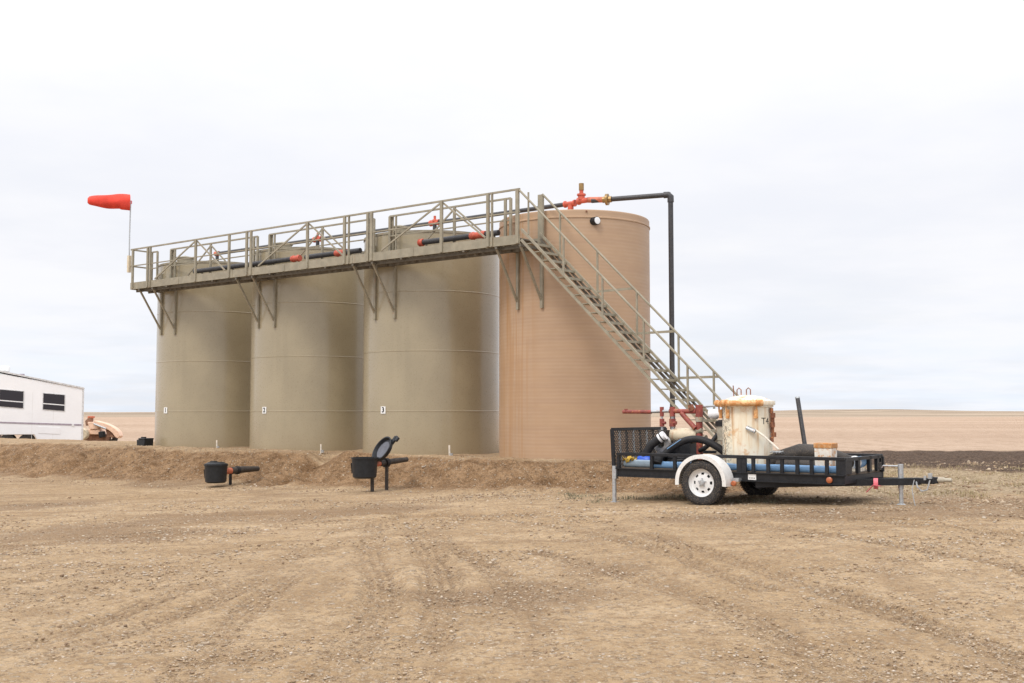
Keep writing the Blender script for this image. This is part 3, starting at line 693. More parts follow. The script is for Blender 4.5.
# black crate beside the farthest tank
FR['crate'] = (-11.30, 34.0, 0, math.radians(-37.9)); zc = .38
t = thing('containment_box', 'small black plastic box standing on the bank left of tank 1', 'box', 'crate', (0,0,zc))
MB().prism([(-.19,.0),(.19,.0),(.21,.24),(-.21,.24)], -.16, .16, lambda x, z, y: (x, y, zc-.02+z)).build('box_body', 'tub', t, bevel=.012)
MB().box((.05,0,zc+.245), (.32,.34,.05)).build('lid', 'tub', t, bevel=.012)
MB().box((-.08,0,zc+.285), (.14,.10,.04)).build('lid_knob', 'tub', t)
# pale pipe stubs on the crest
for x, h, lab in ((-10.94,.26,'thin pale stub pipe on the bank crest in front of tank 1'), (-6.56,.24,'short pale stub pipe on the bank crest in front of tank 2'), (-2.09,.28,'short pale stub pipe on the bank crest in front of tank 3')):
    wx = C4[0]+math.cos(ROW)*x-math.sin(ROW)*-2.2; wy = C4[1]+math.sin(ROW)*x+math.cos(ROW)*-2.2; z = H(wx, wy)
    t = thing('stub_pipe', lab, 'pipe stub', 'row', (x,-2.2,z), 'stub pipes along the bank crest')
    MB().tube([(x,-2.2,z-.15),(x-.01,-2.2,z+h)], .022, 8).build('stub', 'stub', t)
    MB().lathe([(0,.0),(.04,.0),(.04,.07),(.0,.07)], 8, (x+.05,-2.2,z+.02)).build('stub_cap', 'steel', t)

# ---------------------------------------------------------------- utility trailer (frame: x forward to the hitch, y to the far side, z up from the wheel contact)
A0, A1, TN, TF = -1.68, 2.15, .20, 1.84
tl = thing('utility_trailer', 'black flatbed utility trailer with white fenders, loaded with pumping gear', 'trailer', 'trailer', (0,0,0))
MB().box(((A0+A1)/2,(TN+TF)/2,.512), (A1-A0-.06,TF-TN-.06,.03)).build('deck', 'wood', tl)
for y in (TN, TF):
    MB().box(((A0+A1)/2, y, .44), (A1-A0, .05, .12)).box(((A0+A1)/2, y-.02 if y == TN else y+.02, .508), (A1-A0,.075,.012)).box(((A0+A1)/2, y-.02 if y == TN else y+.02, .382), (A1-A0,.075,.012)).build('side_beam', 'black', tl)
    MB().box(((A0+A1)/2, y, .745), (A1-A0, .05, .05)).build('top_rail', 'black', tl, bevel=.006)
    posts = (-1.65,-1.03,-.61,.50,.58,.73,.97,1.19,1.43,1.65,1.88,2.06,2.13) if y == TN else (-1.65,-1.0,-.3,.4,1.1,1.7,2.13)
    for x in posts: MB().box((x, y+.003, .615), (.05 if x not in (.5,.58,2.06,2.13) else .075, .044, .235)).build('rail_post', 'black', tl)
for x in (A0+.03, A1-.03): MB().box((x,(TN+TF)/2,.44), (.05,TF-TN-.05,.11)).build('end_beam', 'black', tl)
MB().box((A1-.02,(TN+TF)/2,.735), (.05,TF-TN-.06,.05)).build('front_rail', 'black', tl)
MB().box((A1-.025,.36,.64), (.03,.30,.24)).build('front_panel', 'black', tl)
for y in (.78,1.28,1.62,1.80): MB().box((A1-.02,y,.64), (.05,.085,.24)).build('rail_post', 'black', tl)
for x in (-1.1,-.4,.6,1.3): MB().box((x,(TN+TF)/2,.44), (.05,TF-TN-.06,.08)).build('cross_member', 'black', tl)
TC = (TN+TF)/2
for y0 in (TN+.03, TF-.03):
    MB().bar((.75,y0,.335),(2.95,TC+(-.03 if y0 < TC else .03),.415), .06, .10).build('tongue_beam', 'black', tl)
cp = MB().box((3.02,TC,.425), (.30,.10,.085)).box((3.17,TC,.44),(.10,.08,.09)).build('coupler', 'black', tl, bevel=.01)
MB().lathe([(0,-.0),(.042,0),(.042,.08),(.03,.10),(.028,.19),(.0,.20)], 12, (3.21,TC,.445), 'x').build('coupler_nose', 'canister', cp)
MB().box((3.12,TC-.06,.50),(.05,.05,.08)).box((3.05,TC-.07,.47),(.03,.04,.06)).build('coupler_latch', 'steel', cp)
ch = MB().tube([(2.92,TC-.06,.42),(2.94,TC-.08,.34),(3.0,TC-.08,.28),(3.08,TC-.08,.30),(3.12,TC-.07,.44)], .012, 6)
ch.tube([(2.90,TC-.08,.44),(2.87,TC-.10,.30),(2.90,TC-.12,.14),(2.92,TC-.12,.05)], .007, 6); ch.build('safety_chain', 'steel', tl)
jk = MB().tube([(2.70,TC-.06,.05),(2.70,TC-.06,.60)], .030, 12).tube([(2.70,TC-.06,.30),(2.70,TC-.06,.66)], .040, 12).build('jack', 'steel', tl)
MB().tube([(2.70,TC-.06,.63),(2.45,TC-.06,.63),(2.40,TC-.06,.58)], .012, 8).build('crank', 'steel', jk)
MB().tube([(2.40,TC-.06,.585),(2.40,TC-.06,.68)], .028, 8).build('crank_grip', 'rubber', jk)
MB().lathe([(0,0),(.11,0),(.11,.012),(.03,.05),(0,.05)], 16, (2.70,TC-.06,.04)).build('foot_plate', 'steel', jk)
for y in (TN-.03,):
    st = MB().tube([(-1.72,y,-.05),(-1.72,y,.55)], .035, 12).build('stand_leg', 'steel', tl)
    MB().box((-1.70,y,.42), (.07,.08,.16)).build('stand_bracket', 'steel', st)
    MB().box((-1.72,y,-.045), (.13,.13,.015)).build('foot_plate', 'steel', st)
# wheels and fenders
def wheel(y, sgn):
    w = MB().lathe([(.215,-.095),(.255,-.108),(.30,-.112),(.332,-.095),(.345,-.06),(.347,0),(.345,.06),(.332,.095),(.30,.112),(.255,.108),(.215,.095)], 56, (0,y,.345), 'y').build('wheel', 'rubber', tl)
    tb = MB()
    for k in range(56):
        a = 2*PI*k/56
        for yy in (-.07, 0, .07):
            aa = a+(.03 if yy else 0)
            tb.box((.345*math.cos(aa), y+yy, .345+.345*math.sin(aa)), (.012,.045,.024), Matrix.Rotation(-aa, 3, 'Y'))
    tb.build('tyre_tread', 'rubber', w)
    f = y-sgn*.085
    r = MB().lathe([(.222,f-.0*sgn),(.222,f+.018*sgn),(.205,f+.02*sgn),(.195,f+.055*sgn),(.168,f+.062*sgn)], 48, (0,0,.345), 'y')
    r.lathe([(.108,f+.040*sgn),(.075,f+.032*sgn),(.0,f+.034*sgn)], 40, (0,0,.345), 'y')
    for k in range(8):      # eight spokes leave eight windows
        a0 = 2*PI*(k+.21)/8; a1 = 2*PI*(k+.79)/8; pr = [(.168,.062),(.14,.046),(.108,.040)]
        vs = []; fs = []
        for rr, dy in pr:
            for j in range(4):
                a = a0+(a1-a0)*j/3; vs.append((rr*math.cos(a), f+dy*sgn, .345+rr*math.sin(a)))
        for i in range(2):
            for j in range(3): fs.append((i*4+j,i*4+j+1,(i+1)*4+j+1,(i+1)*4+j))
        r.add(vs, fs)
    for (r0, r1) in ((.155,.172),(.105,.123)):
        r.lathe([(r1,f+(.062 if r1>.15 else .042)*sgn),(r0,f+(.0555 if r1>.15 else .0405)*sgn)], 48, (0,0,.345), 'y')
    rim = r.build('rim', 'white', w)
    MB().lathe([(.20,f+.075*sgn),(0,f+.075*sgn)], 32, (0,0,.345), 'y').build('dark_backing', 'black', w)  # black disc standing in for the dark recess behind the rim windows
    MB().lathe([(.045,f+.034*sgn),(.042,f-.005*sgn),(.03,f-.02*sgn),(0,f-.022*sgn)], 20, (0,0,.345), 'y').build('hub_cap', 'steel', rim)
    nt_ = MB()
    for k in range(5):
        a = 2*PI*k/5+.3; nt_.tube([(.062*math.cos(a), f+.035*sgn, .345+.062*math.sin(a)),(.062*math.cos(a), f+.012*sgn, .345+.062*math.sin(a))], .011, 6)
    nt_.build('wheel_nuts', 'steel', rim)
    # fender
    fo = MB(); N = 30; ra, rb = .432, .424; ya, yb = y-sgn*.13, y+sgn*.15; vs = []
    for k in range(N+1):
        a = math.radians(-6+192*k/N); sq = 1.0
        for (rr, yy) in ((ra,ya),(ra,yb),(rb,yb),(rb,ya+sgn*.008),(rb-.055,ya+sgn*.008),(rb-.055,ya)):
            vs.append((rr*math.cos(a), yy, .345+rr*math.sin(a)))
    fs = [(k*6+j, k*6+(j+1)%6, (k+1)*6+(j+1)%6, (k+1)*6+j) for k in range(N) for j in range(6)]
    fo.add(vs, fs+[tuple(range(6)), tuple(range(N*6,N*6+6))]); fd = fo.build('fender', 'fender', tl)
    if sgn > 0:
        MB().box((.50,.12,.40),(.10,.12,.05)).build('fender_bracket', 'steel', fd)
        MB().lathe([(.042,.06),(.042,.035),(.03,.022),(0,.02)], 18, (.475,0,.345), 'y').build('reflector', 'amber', tl)
wheel(0, 1); wheel(TC*2, -1)
MB().tube([(0,.12,.345),(0,TC*2-.12,.345)], .04, 10).build('axle', 'black', tl)
MB().lathe([(.045,TN-.03),(.045,TN-.055),(.03,TN-.065),(0,TN-.066)], 18, (1.93,0,.44), 'y').build('reflector', 'amber', tl)
MB().box((.72,TN-.028,.445), (.13,.006,.085)).build('number_plate', 'sign', tl)
pb = MB()
for k in range(3): pb.box((.685+.035*k,TN-.032,.43), (.022,.002,.012))
pb.build('plate_marks', 'ink', tl)
# mesh ramp gate, standing upright at the back
gt = MB(); GH = .68
GF = TF+.16; lean = lambda y, z: (A0-.06-.05*(z-.47), y, z)
for y in (TN+.0, GF): gt.bar(lean(y,.47), lean(y,.47+GH), .05, .05)
for z in (.49, .47+GH): gt.bar(lean(TN,z), lean(GF,z), .045, .045)
gate = gt.build('ramp_gate', 'black', tl)
for k in range(1, 8):
    y = TN+(GF-TN)*k/8; MB().bar(lean(y,.49), lean(y,.47+GH), .05, .02).build('gate_slat', 'steel' if k % 2 else 'black', gate)
ms = MB(); W_ = GF-TN; st = .062
kk = int((W_+GH)/st)
for k in range(1, kk):
    o = k*st
    a = (o, 0) if o <= W_ else (W_, o-W_); b = (0, o) if o <= GH else (o-GH, GH)
    for mir in (0, 1):
        y0, z0, y1, z1 = a[0], a[1], b[0], b[1]
        if mir: y0, y1 = W_-y0, W_-y1
        ms.bar(Vector(lean(TN+y0,.47+z0))+Vector((.012*mir,0,0)), Vector(lean(TN+y1,.47+z1))+Vector((.012*mir,0,0)), .020, .004)
ms.build('gate_mesh', M['mesh'], gate)

# ---------------------------------------------------------------- load on the trailer
FL = .528
def lthing(name, label, cat, x, y, z=FL, group=None): return thing(name, label, cat, 'trailer', (x, y, z), group)
# big cream filter vessel
vx, vy, vr = .40, .72, .385
v = lthing('filter_vessel', 'large cream white steel vessel streaked with rust, its lid clamped on', 'vessel', vx, vy)
MB().lathe([(0,FL),(vr,FL),(vr,1.50),(vr+.025,1.51),(vr+.025,1.545),(0,1.545)], 56, (vx,vy,0)).build('body', 'vessel', v)
ld = MB().lathe([(vr+.02,1.585),(vr+.005,1.60),(.31,1.64),(.22,1.672),(.10,1.69),(0,1.695)], 48, (vx,vy,0)).build('lid', 'vessel', v)
for dx in (-.13, .03):
    MB().tube([(vx+dx-.035,vy,1.70),(vx+dx-.035,vy,1.78),(vx+dx,vy,1.81),(vx+dx+.035,vy,1.78),(vx+dx+.035,vy,1.70)], .009, 6).build('lifting_eye', 'rustred', ld)
MB().tube([(vx-.22,vy,1.68),(vx-.23,vy,1.85)], .009, 6).build('hinge_pin', 'rustred', ld)
MB().lathe([(vr+.02,1.535),(vr+.05,1.54),(vr+.055,1.57),(vr+.05,1.60),(vr+.01,1.605)], 56, (vx,vy,0)).build('clamp_band', 'vessel', v)
for a in (-2.75,-1.95,-.72):
    c, s = math.cos(a), math.sin(a); tv = Vector((-s,c,0)); q = Vector((vx+c*(vr+.075), vy+s*(vr+.075), 1.57))
    MB().tube([q-tv*.05, q+tv*.05], .052, 12).build('clamp_knuckle', 'clamp', v)
arc = lambda a0, a1, rr, z, n=14: [(vx+math.cos(a0+(a1-a0)*k/n)*rr, vy+math.sin(a0+(a1-a0)*k/n)*rr, z) for k in range(n+1)]
MB().tube(arc(-1.86,-.80,vr+.075,1.565), .046, 12).build('clamp_bar', 'clamp', v)
MB().tube(arc(-3.4,-2.15,vr+.070,1.56), .050, 12).build('clamp_bar', 'clamp', v)
for a in (-1.95,-.80,-2.6): 
    c, s = math.cos(a), math.sin(a); MB().box((vx+c*(vr+.02),vy+s*(vr+.02),1.40), (.05,.05,.14)).tube([(vx+c*(vr+.05),vy+s*(vr+.05),1.42),(vx+c*(vr+.05),vy+s*(vr+.05),1.55)], .014, 6).build('lid_bolt', 'clamp', v)
vs, fs = text_mesh('T4', .145, .001); b = MB()
ac = math.radians(-90+36.87-12.3+46)
b.add([(vx+(vr+.002+p.z)*math.cos(ac+p.x/vr), vy+(vr+.002+p.z)*math.sin(ac+p.x/vr), 1.285+p.y) for p in vs], fs); b.build('lettering', 'paint_text', v)
rc = MB()
for k in range(7):
    a = .1; q = Vector((vx+.42+.012*(k%2), vy-.02+.02*(k%3), 1.45-.075*k))
    rc.tube([q+Vector((0,0,.04)), q-Vector((0,0,.035))], .03+.012*(k%2), 8)
rc.build('side_fittings', 'rustred', v)
hl = MB().tube([(vx+.28,vy-.34,1.16),(vx+.44,vy-.36,1.06),(vx+.66,vy-.33,.86)], .017, 8).build('drain_handle', 'stub', v)
MB().tube([(vx+.16,vy-.37,1.19),(vx+.30,vy-.36,1.13)], .035, 8).build('drain_valve', 'steel', v)
# smaller canister behind
cx_, cy_ = -.10, 1.18
c = lthing('canister', 'dull grey olive canister with a dark lid, between red pipe and cream vessel', 'canister', cx_, cy_)
MB().lathe([(0,FL),(.24,FL),(.24,1.22),(0,1.22)], 36, (cx_,cy_,0)).build('body', 'canister', c)
MB().lathe([(.255,1.20),(.255,1.27),(.2,1.30),(0,1.31)], 36, (cx_,cy_,0)).build('lid', 'hose', c)
for z in (.75,.98): MB().lathe([(.24,z-.015),(.25,z-.01),(.25,z+.01),(.24,z+.015)], 36, (cx_,cy_,0)).build('hoop', 'canister', c)
nz_ = MB().tube([(cx_-.12,cy_-.1,1.40),(cx_+.24,cy_-.18,1.40)], .05, 12); nz_.build('nozzle', 'rustred', c)
hw = MB()
for k in range(6):
    a = PI*k/6; hw.bar((cx_+.02+.11*math.cos(a),cy_-.14,1.42+.11*math.sin(a)), (cx_+.02-.11*math.cos(a),cy_-.14,1.42-.11*math.sin(a)), .025, .02)
hw.tube([(cx_+.02+.115*math.cos(2*PI*k/20),cy_-.14,1.42+.115*math.sin(2*PI*k/20)) for k in range(21)], .016, 6)
hw.build('hand_wheel', 'rustred', c)
MB().lathe([(0,-.10),(.07,-.10),(.085,-.05),(.085,.03),(.06,.06),(.06,.11),(0,.11)], 14, (cx_-.22,cy_-.12,1.40), 'x').build('coupling', 'silver', c)
MB().tube([(cx_+.16,cy_-.16,1.40),(cx_+.33,cy_-.22,1.42)], .085, 12).build('reducer', 'clamp', c)
MB().tube([(cx_,cy_,1.29),(cx_,cy_,1.42)], .05, 10).build('neck', 'steel', c)
# maroon manifold
mx, my = -.58, 1.0
r_ = lthing('pipe_manifold', 'maroon steel pipe manifold with a long arm reaching left over the gate', 'manifold', mx, my)
MB().tube([(mx,my,FL),(mx,my,1.28)], .055, 14).tube([(mx,my,1.34),(mx,my,1.55)], .062, 14).build('upright_pipe', 'redpipe', r_)
MB().tube([(mx,my,1.27),(mx,my,1.35)], .066, 14).build('coupling', 'canister', r_)
MB().tube([(mx-.06,my,1.44),(mx-.55,my,1.45)], .040, 12).tube([(mx-.90,my,1.435),(mx-1.46,my,1.44)], .034, 12).build('long_arm', 'redpipe', r_)
MB().tube([(mx-.52,my,1.45),(mx-.92,my,1.44)], .027, 12).build('bare_pipe', 'steel', r_)
MB().tube([(mx-1.40,my,1.44),(mx-1.40,my,1.49)], .03, 8).build('plug', 'redpipe', r_)
for dx, rr in ((-.70,.028),(-.50,.038)):
    q = mx+dx
    vv = MB().tube([(q,my,1.52),(q,my,1.36)], rr*1.3, 10).build('drop_valve', 'redpipe', r_)
    MB().tube([(q,my,1.40),(q,my,1.12)], rr*.75, 10).build('drop_pipe', 'steel', vv)
    MB().tube([(q,my,1.32),(q,my,1.19)], rr*1.5, 10).tube([(q,my-.01,1.25),(q+.08,my-.02,1.25)], rr*.9, 8).build('cock', 'redpipe', vv)
MB().tube([(mx-.32,my-.02,1.42),(mx-.26,my-.03,1.36),(mx-.05,my-.05,1.16)], .042, 10).build('elbow_pipe', 'redpipe', r_)
MB().tube([(mx-.15,my-.02,1.55),(mx-.12,my-.02,1.45)], .05, 8).build('valve_cap', 'rustred', r_)
MB().tube([(mx+.02,my+.05,1.52),(mx+.95,my-.02,1.56)], .020, 8).build('link_pipe', 'steel', r_)
MB().tube([(mx+.02,my-.03,.80),(mx+.14,my-.10,.84),(mx+.26,my-.06,.95),(mx+.30,my+.05,1.06)], .038, 10).build('flexible_link', 'hose', r_)
MB().tube([(mx-.02,my-.02,.66),(mx-.14,my-.16,.70),(mx-.30,my-.22,.66),(mx-.36,my-.22,.56)], .032, 10).build('flexible_link', 'hose', r_)
# pump: cream motor, volute, dark mount
p_ = lthing('pump', 'cream cylindrical pump motor on a dark mount near the mesh gate', 'pump', -.95, 1.05)
MB().lathe([(0,-.28),(.10,-.27),(.125,-.22),(.128,.20),(.10,.25),(0,.26)], 28, (-.88,1.05,1.04), 'x').build('motor', 'cream', p_)
MB().box((-.92,1.05,.72), (.40,.24,.40)).build('mount', 'black', p_)
MB().box((-1.16,.95,.92), (.10,.26,.42)).build('bearing_frame', 'tilledcanv', p_)
MB().lathe([(.06,-.05),(.15,-.04),(.16,0),(.15,.04),(.06,.05)], 24, (-1.12,.72,.90), 'y').build('volute', 'steel', p_)
MB().tube([(-.62,1.05,1.02),(-.48,1.03,1.00)], .055, 12).build('discharge', 'canister', p_)
MB().tube([(-.62,.98,1.10),(-.52,.98,1.13)], .045, 10).build('oil_cup', 'olive', p_)
# suction hose with silver collar
h_ = lthing('suction_hose', 'fat black hose stub with a silver and black collar pointing up', 'hose', -1.2, .55)
MB().tube([(-1.34,.50,FL+.07),(-1.32,.52,.75),(-1.22,.54,.90),(-1.02,.58,1.04)], .07, 14).build('hose', 'hose', h_)
MB().tube([(-1.09,.567,.995),(-1.00,.585,1.055)], .079, 16).build('collar', 'silver', h_)
MB().tube([(-1.055,.574,1.018),(-1.04,.577,1.029)], .083, 16).build('collar_ring', 'hose', h_)
MB().tube([(-1.04,.57,.535),(-1.03,.50,.66),(-1.0,.40,.72),(-.98,.32,.66),(-.98,.28,.60)], .075, 12).build('hose_loop', 'hose', h_)
# arching hose
a_ = lthing('discharge_hose', 'black hose arching over the deck behind the white wheel fender', 'hose', -.5, .5)
pts = []
for k in range(19):
    u = k/18; pts.append((-1.05+1.25*u, .42+.35*u, FL+.06+.43*math.sin(PI*min(1,u*1.02))**.8*(1-.1*u)))
MB().tube(pts, .058, 12).build('hose', 'hose', a_)
MB().tube([(pts[3][0]-.02,pts[3][1]-.07,pts[3][2]+.0),(pts[6][0],pts[6][1]-.075,pts[6][2]+.03)], .006, 6).build('blue_line', 'blue', a_)
# hose up and over at right (dusty lay-flat hump)
d_ = lthing('dusty_hose', 'fat dusty black hose humped along the deck right of the cream vessel', 'hose', 1.4, .8)
pts = [(.78,.70,FL+.12),(.98,.72,FL+.20),(1.25,.76,FL+.285),(1.55,.80,FL+.275),(1.78,.86,FL+.20),(1.90,1.0,FL+.14),(1.90,1.35,FL+.12)]
MB().tube(pts, [.11,.12,.13,.13,.12,.11,.10], 16).build('hose', 'hose_br', d_)
MB().tube([(.95,.62,FL+.09),(1.5,.55,FL+.10),(1.88,.62,FL+.09)], .085, 14).build('hose_tail', 'hose_br', d_)
cl = MB()
for k in range(4): cl.tube([(.84+.05*k,.56,FL+.28),(.90+.05*k,.58,FL+.30),(.93+.04*k,.62,FL+.265)], .010, 6)
cl.build('hose_clip', 'steel', d_)
o_ = lthing('hose_coil', 'coil of thin black hose lying on the deck in front of the pump mount', 'hose', -.85, .62)
pts = []
for k in range(70):
    a = k/69*2*PI*3.2; pts.append((-.78+.20*math.cos(a)+.02*math.sin(a*.7), .66+.19*math.sin(a), FL+.03+.05*k/23+.012*math.sin(a*2.3)))
MB().tube(pts, .026, 8).build('hose', 'hose', o_)
# long blue pipe
b_ = lthing('blue_pipe', 'long light blue plastic pipe lying along the near edge of the deck', 'pipe', .3, .36)
MB().tube([(-1.12,.36,FL+.052),(2.08,.36,FL+.052)], .055, 16).build('pipe', 'blue', b_)
MB().tube([(-1.62,.36,FL+.062),(-1.10,.36,FL+.062)], .062, 16).build('socket', 'greyblue', b_)
# small stuff
j_ = lthing('jug', 'bright blue plastic jug lying behind the blue pipe by the gate', 'jug', -1.32, .50, FL)
MB().lathe([(0,-.15),(.075,-.14),(.088,-.10),(.088,.06),(.05,.11),(.03,.12),(.03,.15),(0,.15)], 18, (-1.30,.50,FL+.105), 'x').build('body', 'bluebag', j_)
MB().lathe([(0,.145),(.036,.145),(.036,.175),(0,.175)], 12, (-1.30,.50,FL+.105), 'x').build('cap', 'white', j_)
y_ = lthing('work_glove', 'crumpled yellow rag beside the bright blue jug', 'rag', -1.52, .36, FL+.16)
rg = MB(); N = 9; vs = []
for i in range(N):
    for j in range(N):
        u, w = i/(N-1)-.5, j/(N-1)-.5
        vs.append((-1.53+u*.20, .36+w*.17, FL+.125+.05*math.cos(u*5)*math.cos(w*5)+.02*math.sin(u*23+w*11)+.015*math.sin(w*29-u*9)))
rg.add(vs, [(i*N+j,i*N+j+1,(i+1)*N+j+1,(i+1)*N+j) for i in range(N-1) for j in range(N-1)]); ro = rg.build('cloth', 'yellow', y_)
so = ro.modifiers.new('thick', 'SOLIDIFY'); so.thickness = .006; y_.name = 'rag'
k_ = lthing('pole', 'black steel pole leaning up from the hose right of the cream vessel', 'pole', 1.30, 1.15)
MB().tube([(1.24,1.10,FL+.02),(1.00,1.30,1.66)], .035, 12).build('tube', 'pipe', k_)
MB().tube([(1.003,1.298,1.64),(.998,1.302,1.665)], .038, 12).build('end_collar', 'steel', k_)
w_ = lthing('bucket', 'square white metal bucket with a rusty stained top, by the front of the trailer', 'bucket', 1.78, .48)
MB().prism([(-.125,0),(.125,0),(.132,.40),(-.132,.40)], -.12, .12, lambda x, z, y: (1.76+x, .48+y, FL+z)).build('body', mat('white_rusty_bucket', (.78,.74,.66), .5, rust=.34, var=.06, scale=5, rustcol=(.40,.19,.06)), w_, bevel=.012)
MB().prism([(-.138,.36),(.138,.36),(.140,.44),(-.140,.44)], -.128, .128, lambda x, z, y: (1.76+x, .48+y, FL+z)).build('top_rim', mat('heavy_rust', (.50,.30,.15), .8, var=.35, rust=.5, rustcol=(.34,.14,.04)), w_, bevel=.012)
# things at the front end
q_ = lthing('reel', 'small blue drum with a white end, at the front rail of the trailer', 'drum', 1.98, 1.2)
MB().lathe([(0,-.14),(.085,-.14),(.085,.14),(0,.14)], 20, (2.02,1.12,FL+.14), 'y').build('drum', 'blue', q_)
MB().lathe([(.085,-.16),(.10,-.15),(.10,-.14),(0,-.14)], 20, (2.02,1.12,FL+.14), 'y').build('drum_end', 'white', q_)
u_ = lthing('wooden_block', 'pale wooden block under the small blue drum', 'block', 2.02, 1.1)
MB().box((2.02,1.12,FL+.026), (.12,.30,.052)).build('block', 'stub', u_, bevel=.006)
z_ = lthing('red_can', 'red metal can lying below the blue pipe at the gate end', 'can', -1.35, TN+.22)
MB().lathe([(0,-.11),(.05,-.11),(.055,-.10),(.055,.10),(.05,.11),(0,.11)], 18, (-1.62+.18,TN+.24-.0,FL+.06), 'x').build('body', 'redvalve', z_)
MB().tube([(-1.33,TN+.24,FL+.06),(-1.29,TN+.24,FL+.06)], .018, 10).build('spout', 'white', z_)
# move the can out beside the pipe (nearer the rail)
z_.location = z_.location
n_ = lthing('ribbon', 'pink ribbon tied round the trailer tongue', 'ribbon', 2.38, TC-.25, .40)
rb = MB().tube([(2.36,TC-.245,.375),(2.42,TC-.225,.375)], .082, 12)
rb.build('band', 'pink', n_)
for sg in (-1, 1): MB().bar((2.385,TC-.32,.36), (2.385+.10*sg,TC-.34,.30+.05*sg), .006, .06, (0,1,0)).build('tail', 'pink', n_)

# ---------------------------------------------------------------- camper and faded digger behind the bank at left
FR['rv'] = (-19.45, 50.0, 0, math.radians(202.5))       # local x to the left (front), local -y away
GZ = -.22
rv = thing('camper', 'white camper trailer with dark windows parked behind the bank, roof rising to the left', 'camper', 'rv', (3.5,-1.2,GZ))
rz = lambda a: 2.52+.211*a
side = [(0,.12),(1.86,.12),(2.02,.44),(3.40,.44),(3.56,.12),(6.6,.12),(7.6,1.1),(7.8,rz(6)),(7.2,rz(6.2)),(0,rz(0))]
MB().prism(side, 0, -2.4).build('body', 'rv', rv, bevel=.03)
MB().prism([(-.03,rz(0)-.03),(6.4,rz(6.4)-.05),(6.4,rz(6.4)+.02),(-.03,rz(0)+.04)], .04, -2.44).build('roof', 'rvroof', rv)
MB().box((3.5,-1.2,rz(3.5)+.13), (.75,.65,.26)).build('air_conditioner', 'white', rv, bevel=.05)
MB().box((2.6,-1.0,rz(2.6)+.06), (.2,.2,.10)).build('roof_vent', 'stripe', rv)
MB().prism([(-.02,.82),(7.4,1.12),(7.4,1.17),(-.02,.90)], .012, .002).build('belt_stripe', 'stripe', rv)
MB().box((-.012,-1.2,1.3),(.02,.0+2.3,2.3)).build('rear_cap', 'rv', rv)
MB().box((.03,.008,1.32),(.05,.012,2.32)).build('corner_trim', 'rvroof', rv)
for a_ in (1.25, 2.12, 3.65): MB().box((a_,.003,1.25),(.015,.006,2.2)).build('panel_seam', 'white', rv)
def rwin(a0, a1, z0, z1, k=.085):
    poly = [(a0,z0),(a1,z0+k*(a1-a0)),(a1,z1+k*(a1-a0)),(a0,z1)]
    g = .03
    w = MB().prism([(a0-g,z0-g),(a1+g,z0+k*(a1-a0)-g),(a1+g,z1+k*(a1-a0)+g),(a0-g,z1+g)], .016, .002).build('window', 'rvroof', rv)
    zm = z0+(z1-z0)*.36
    MB().prism([(a0,z0),(a1,z0+k*(a1-a0)),(a1,zm-.025+k*(a1-a0)),(a0,zm-.025)], .024, .017).build('pane', 'glass', w)
    MB().prism([(a0,zm+.025),(a1,zm+.025+k*(a1-a0)),(a1,z1+k*(a1-a0)),(a0,z1)], .024, .017).build('pane', 'glass', w)
    MB().prism([(a0,zm-.02),(a1,zm-.02+k*(a1-a0)),(a1,zm+.02+k*(a1-a0)),(a0,zm+.02)], .022, .0172).build('window_bar', 'rv', w)
rwin(.80, 1.68, 1.50, 2.21); rwin(2.50, 3.46, 1.62, 2.36)
MB().prism([(.95,.45),(1.85,.50),(1.85,.80),(.95,.76)], .014, .002).build('hatch', 'rv', rv, bevel=.006)
MB().box((.42,.01,.86), (.10,.03,.10)).build('marker_lamp', 'white', rv)
for x in (2.33, 3.12):
    for y in (-.14, -2.26):
        w = MB().lathe([(.18,-.1),(.30,-.11),(.35,-.07),(.35,.07),(.30,.11),(.18,.1)], 28, (x,y,GZ+.34), 'y').build('wheel', 'rubber', rv)
        MB().lathe([(.19,.06),(.12,.03),(0,.04)], 20, (x,y,GZ+.34), 'y').build('rim', 'steel', w)

S_ = .0491
def dp(x, y): return ((x-512)*S_, 1.45-(y-412)*S_)
dg = thing('digger', 'faded salmon digging machine with a curved arm, half hidden behind the camper', 'digger', 'world', (-20.3, 54.6, -.2))
def dprism(name, pts, y0, y1, m, par=dg):
    return MB().prism([dp(*p) for p in pts], y0, y1).build(name, m, par, bevel=.03)
dprism('curved_arm', [(93.5,420.5),(98,421.5),(104,423),(110,425.5),(115,428.5),(118.5,432),(120,436),(117.5,438.5),(115,437),(112,433),(108,430),(102,428),(96,427)], 54.2, 54.7, 'digger')
dprism('arm_inner', [(104,429),(110,432.5),(114,437.5),(106,437.5)], 54.35, 54.6, 'digger_d')
dprism('hood', [(86.5,422),(96.5,422),(97.5,429),(89,429.5)], 54.25, 55.3, 'digger')
dprism('chassis', [(87,429.5),(98,429.5),(101,434.5),(87,434.5)], 54.3, 55.2, 'digger')
dprism('under_shade', [(80,434.5),(104,434.5),(103,441),(80,441)], 54.5, 55.3, 'digger_d')  # dark brown block painting in the shade below the machine
dprism('seat_frame', [(82,421),(86,417),(88,417),(87.5,424),(83,426)], 54.5, 54.9, 'digger_d')
dprism('control_box', [(84.5,416),(90,416),(90,418.2),(84.5,418.6)], 54.5, 54.8, 'orange')
dprism('coupling_block', [(98,432),(103,431),(104,437),(99,438)], 54.18, 54.5, 'black')
a = dp(96,425); MB().tube([(a[0]-.1,54.15,a[1]+.05),(a[0]+.5,54.15,a[1]-.18)], .05, 10).build('ram', 'steel', dg)
wx, wz = dp(83.5,434)
w = MB().lathe([(.12,-.16),(.25,-.17),(.29,-.10),(.29,.10),(.25,.17),(.12,.16)], 28, (wx,54.1,wz), 'y').build('wheel', 'tancream', dg)
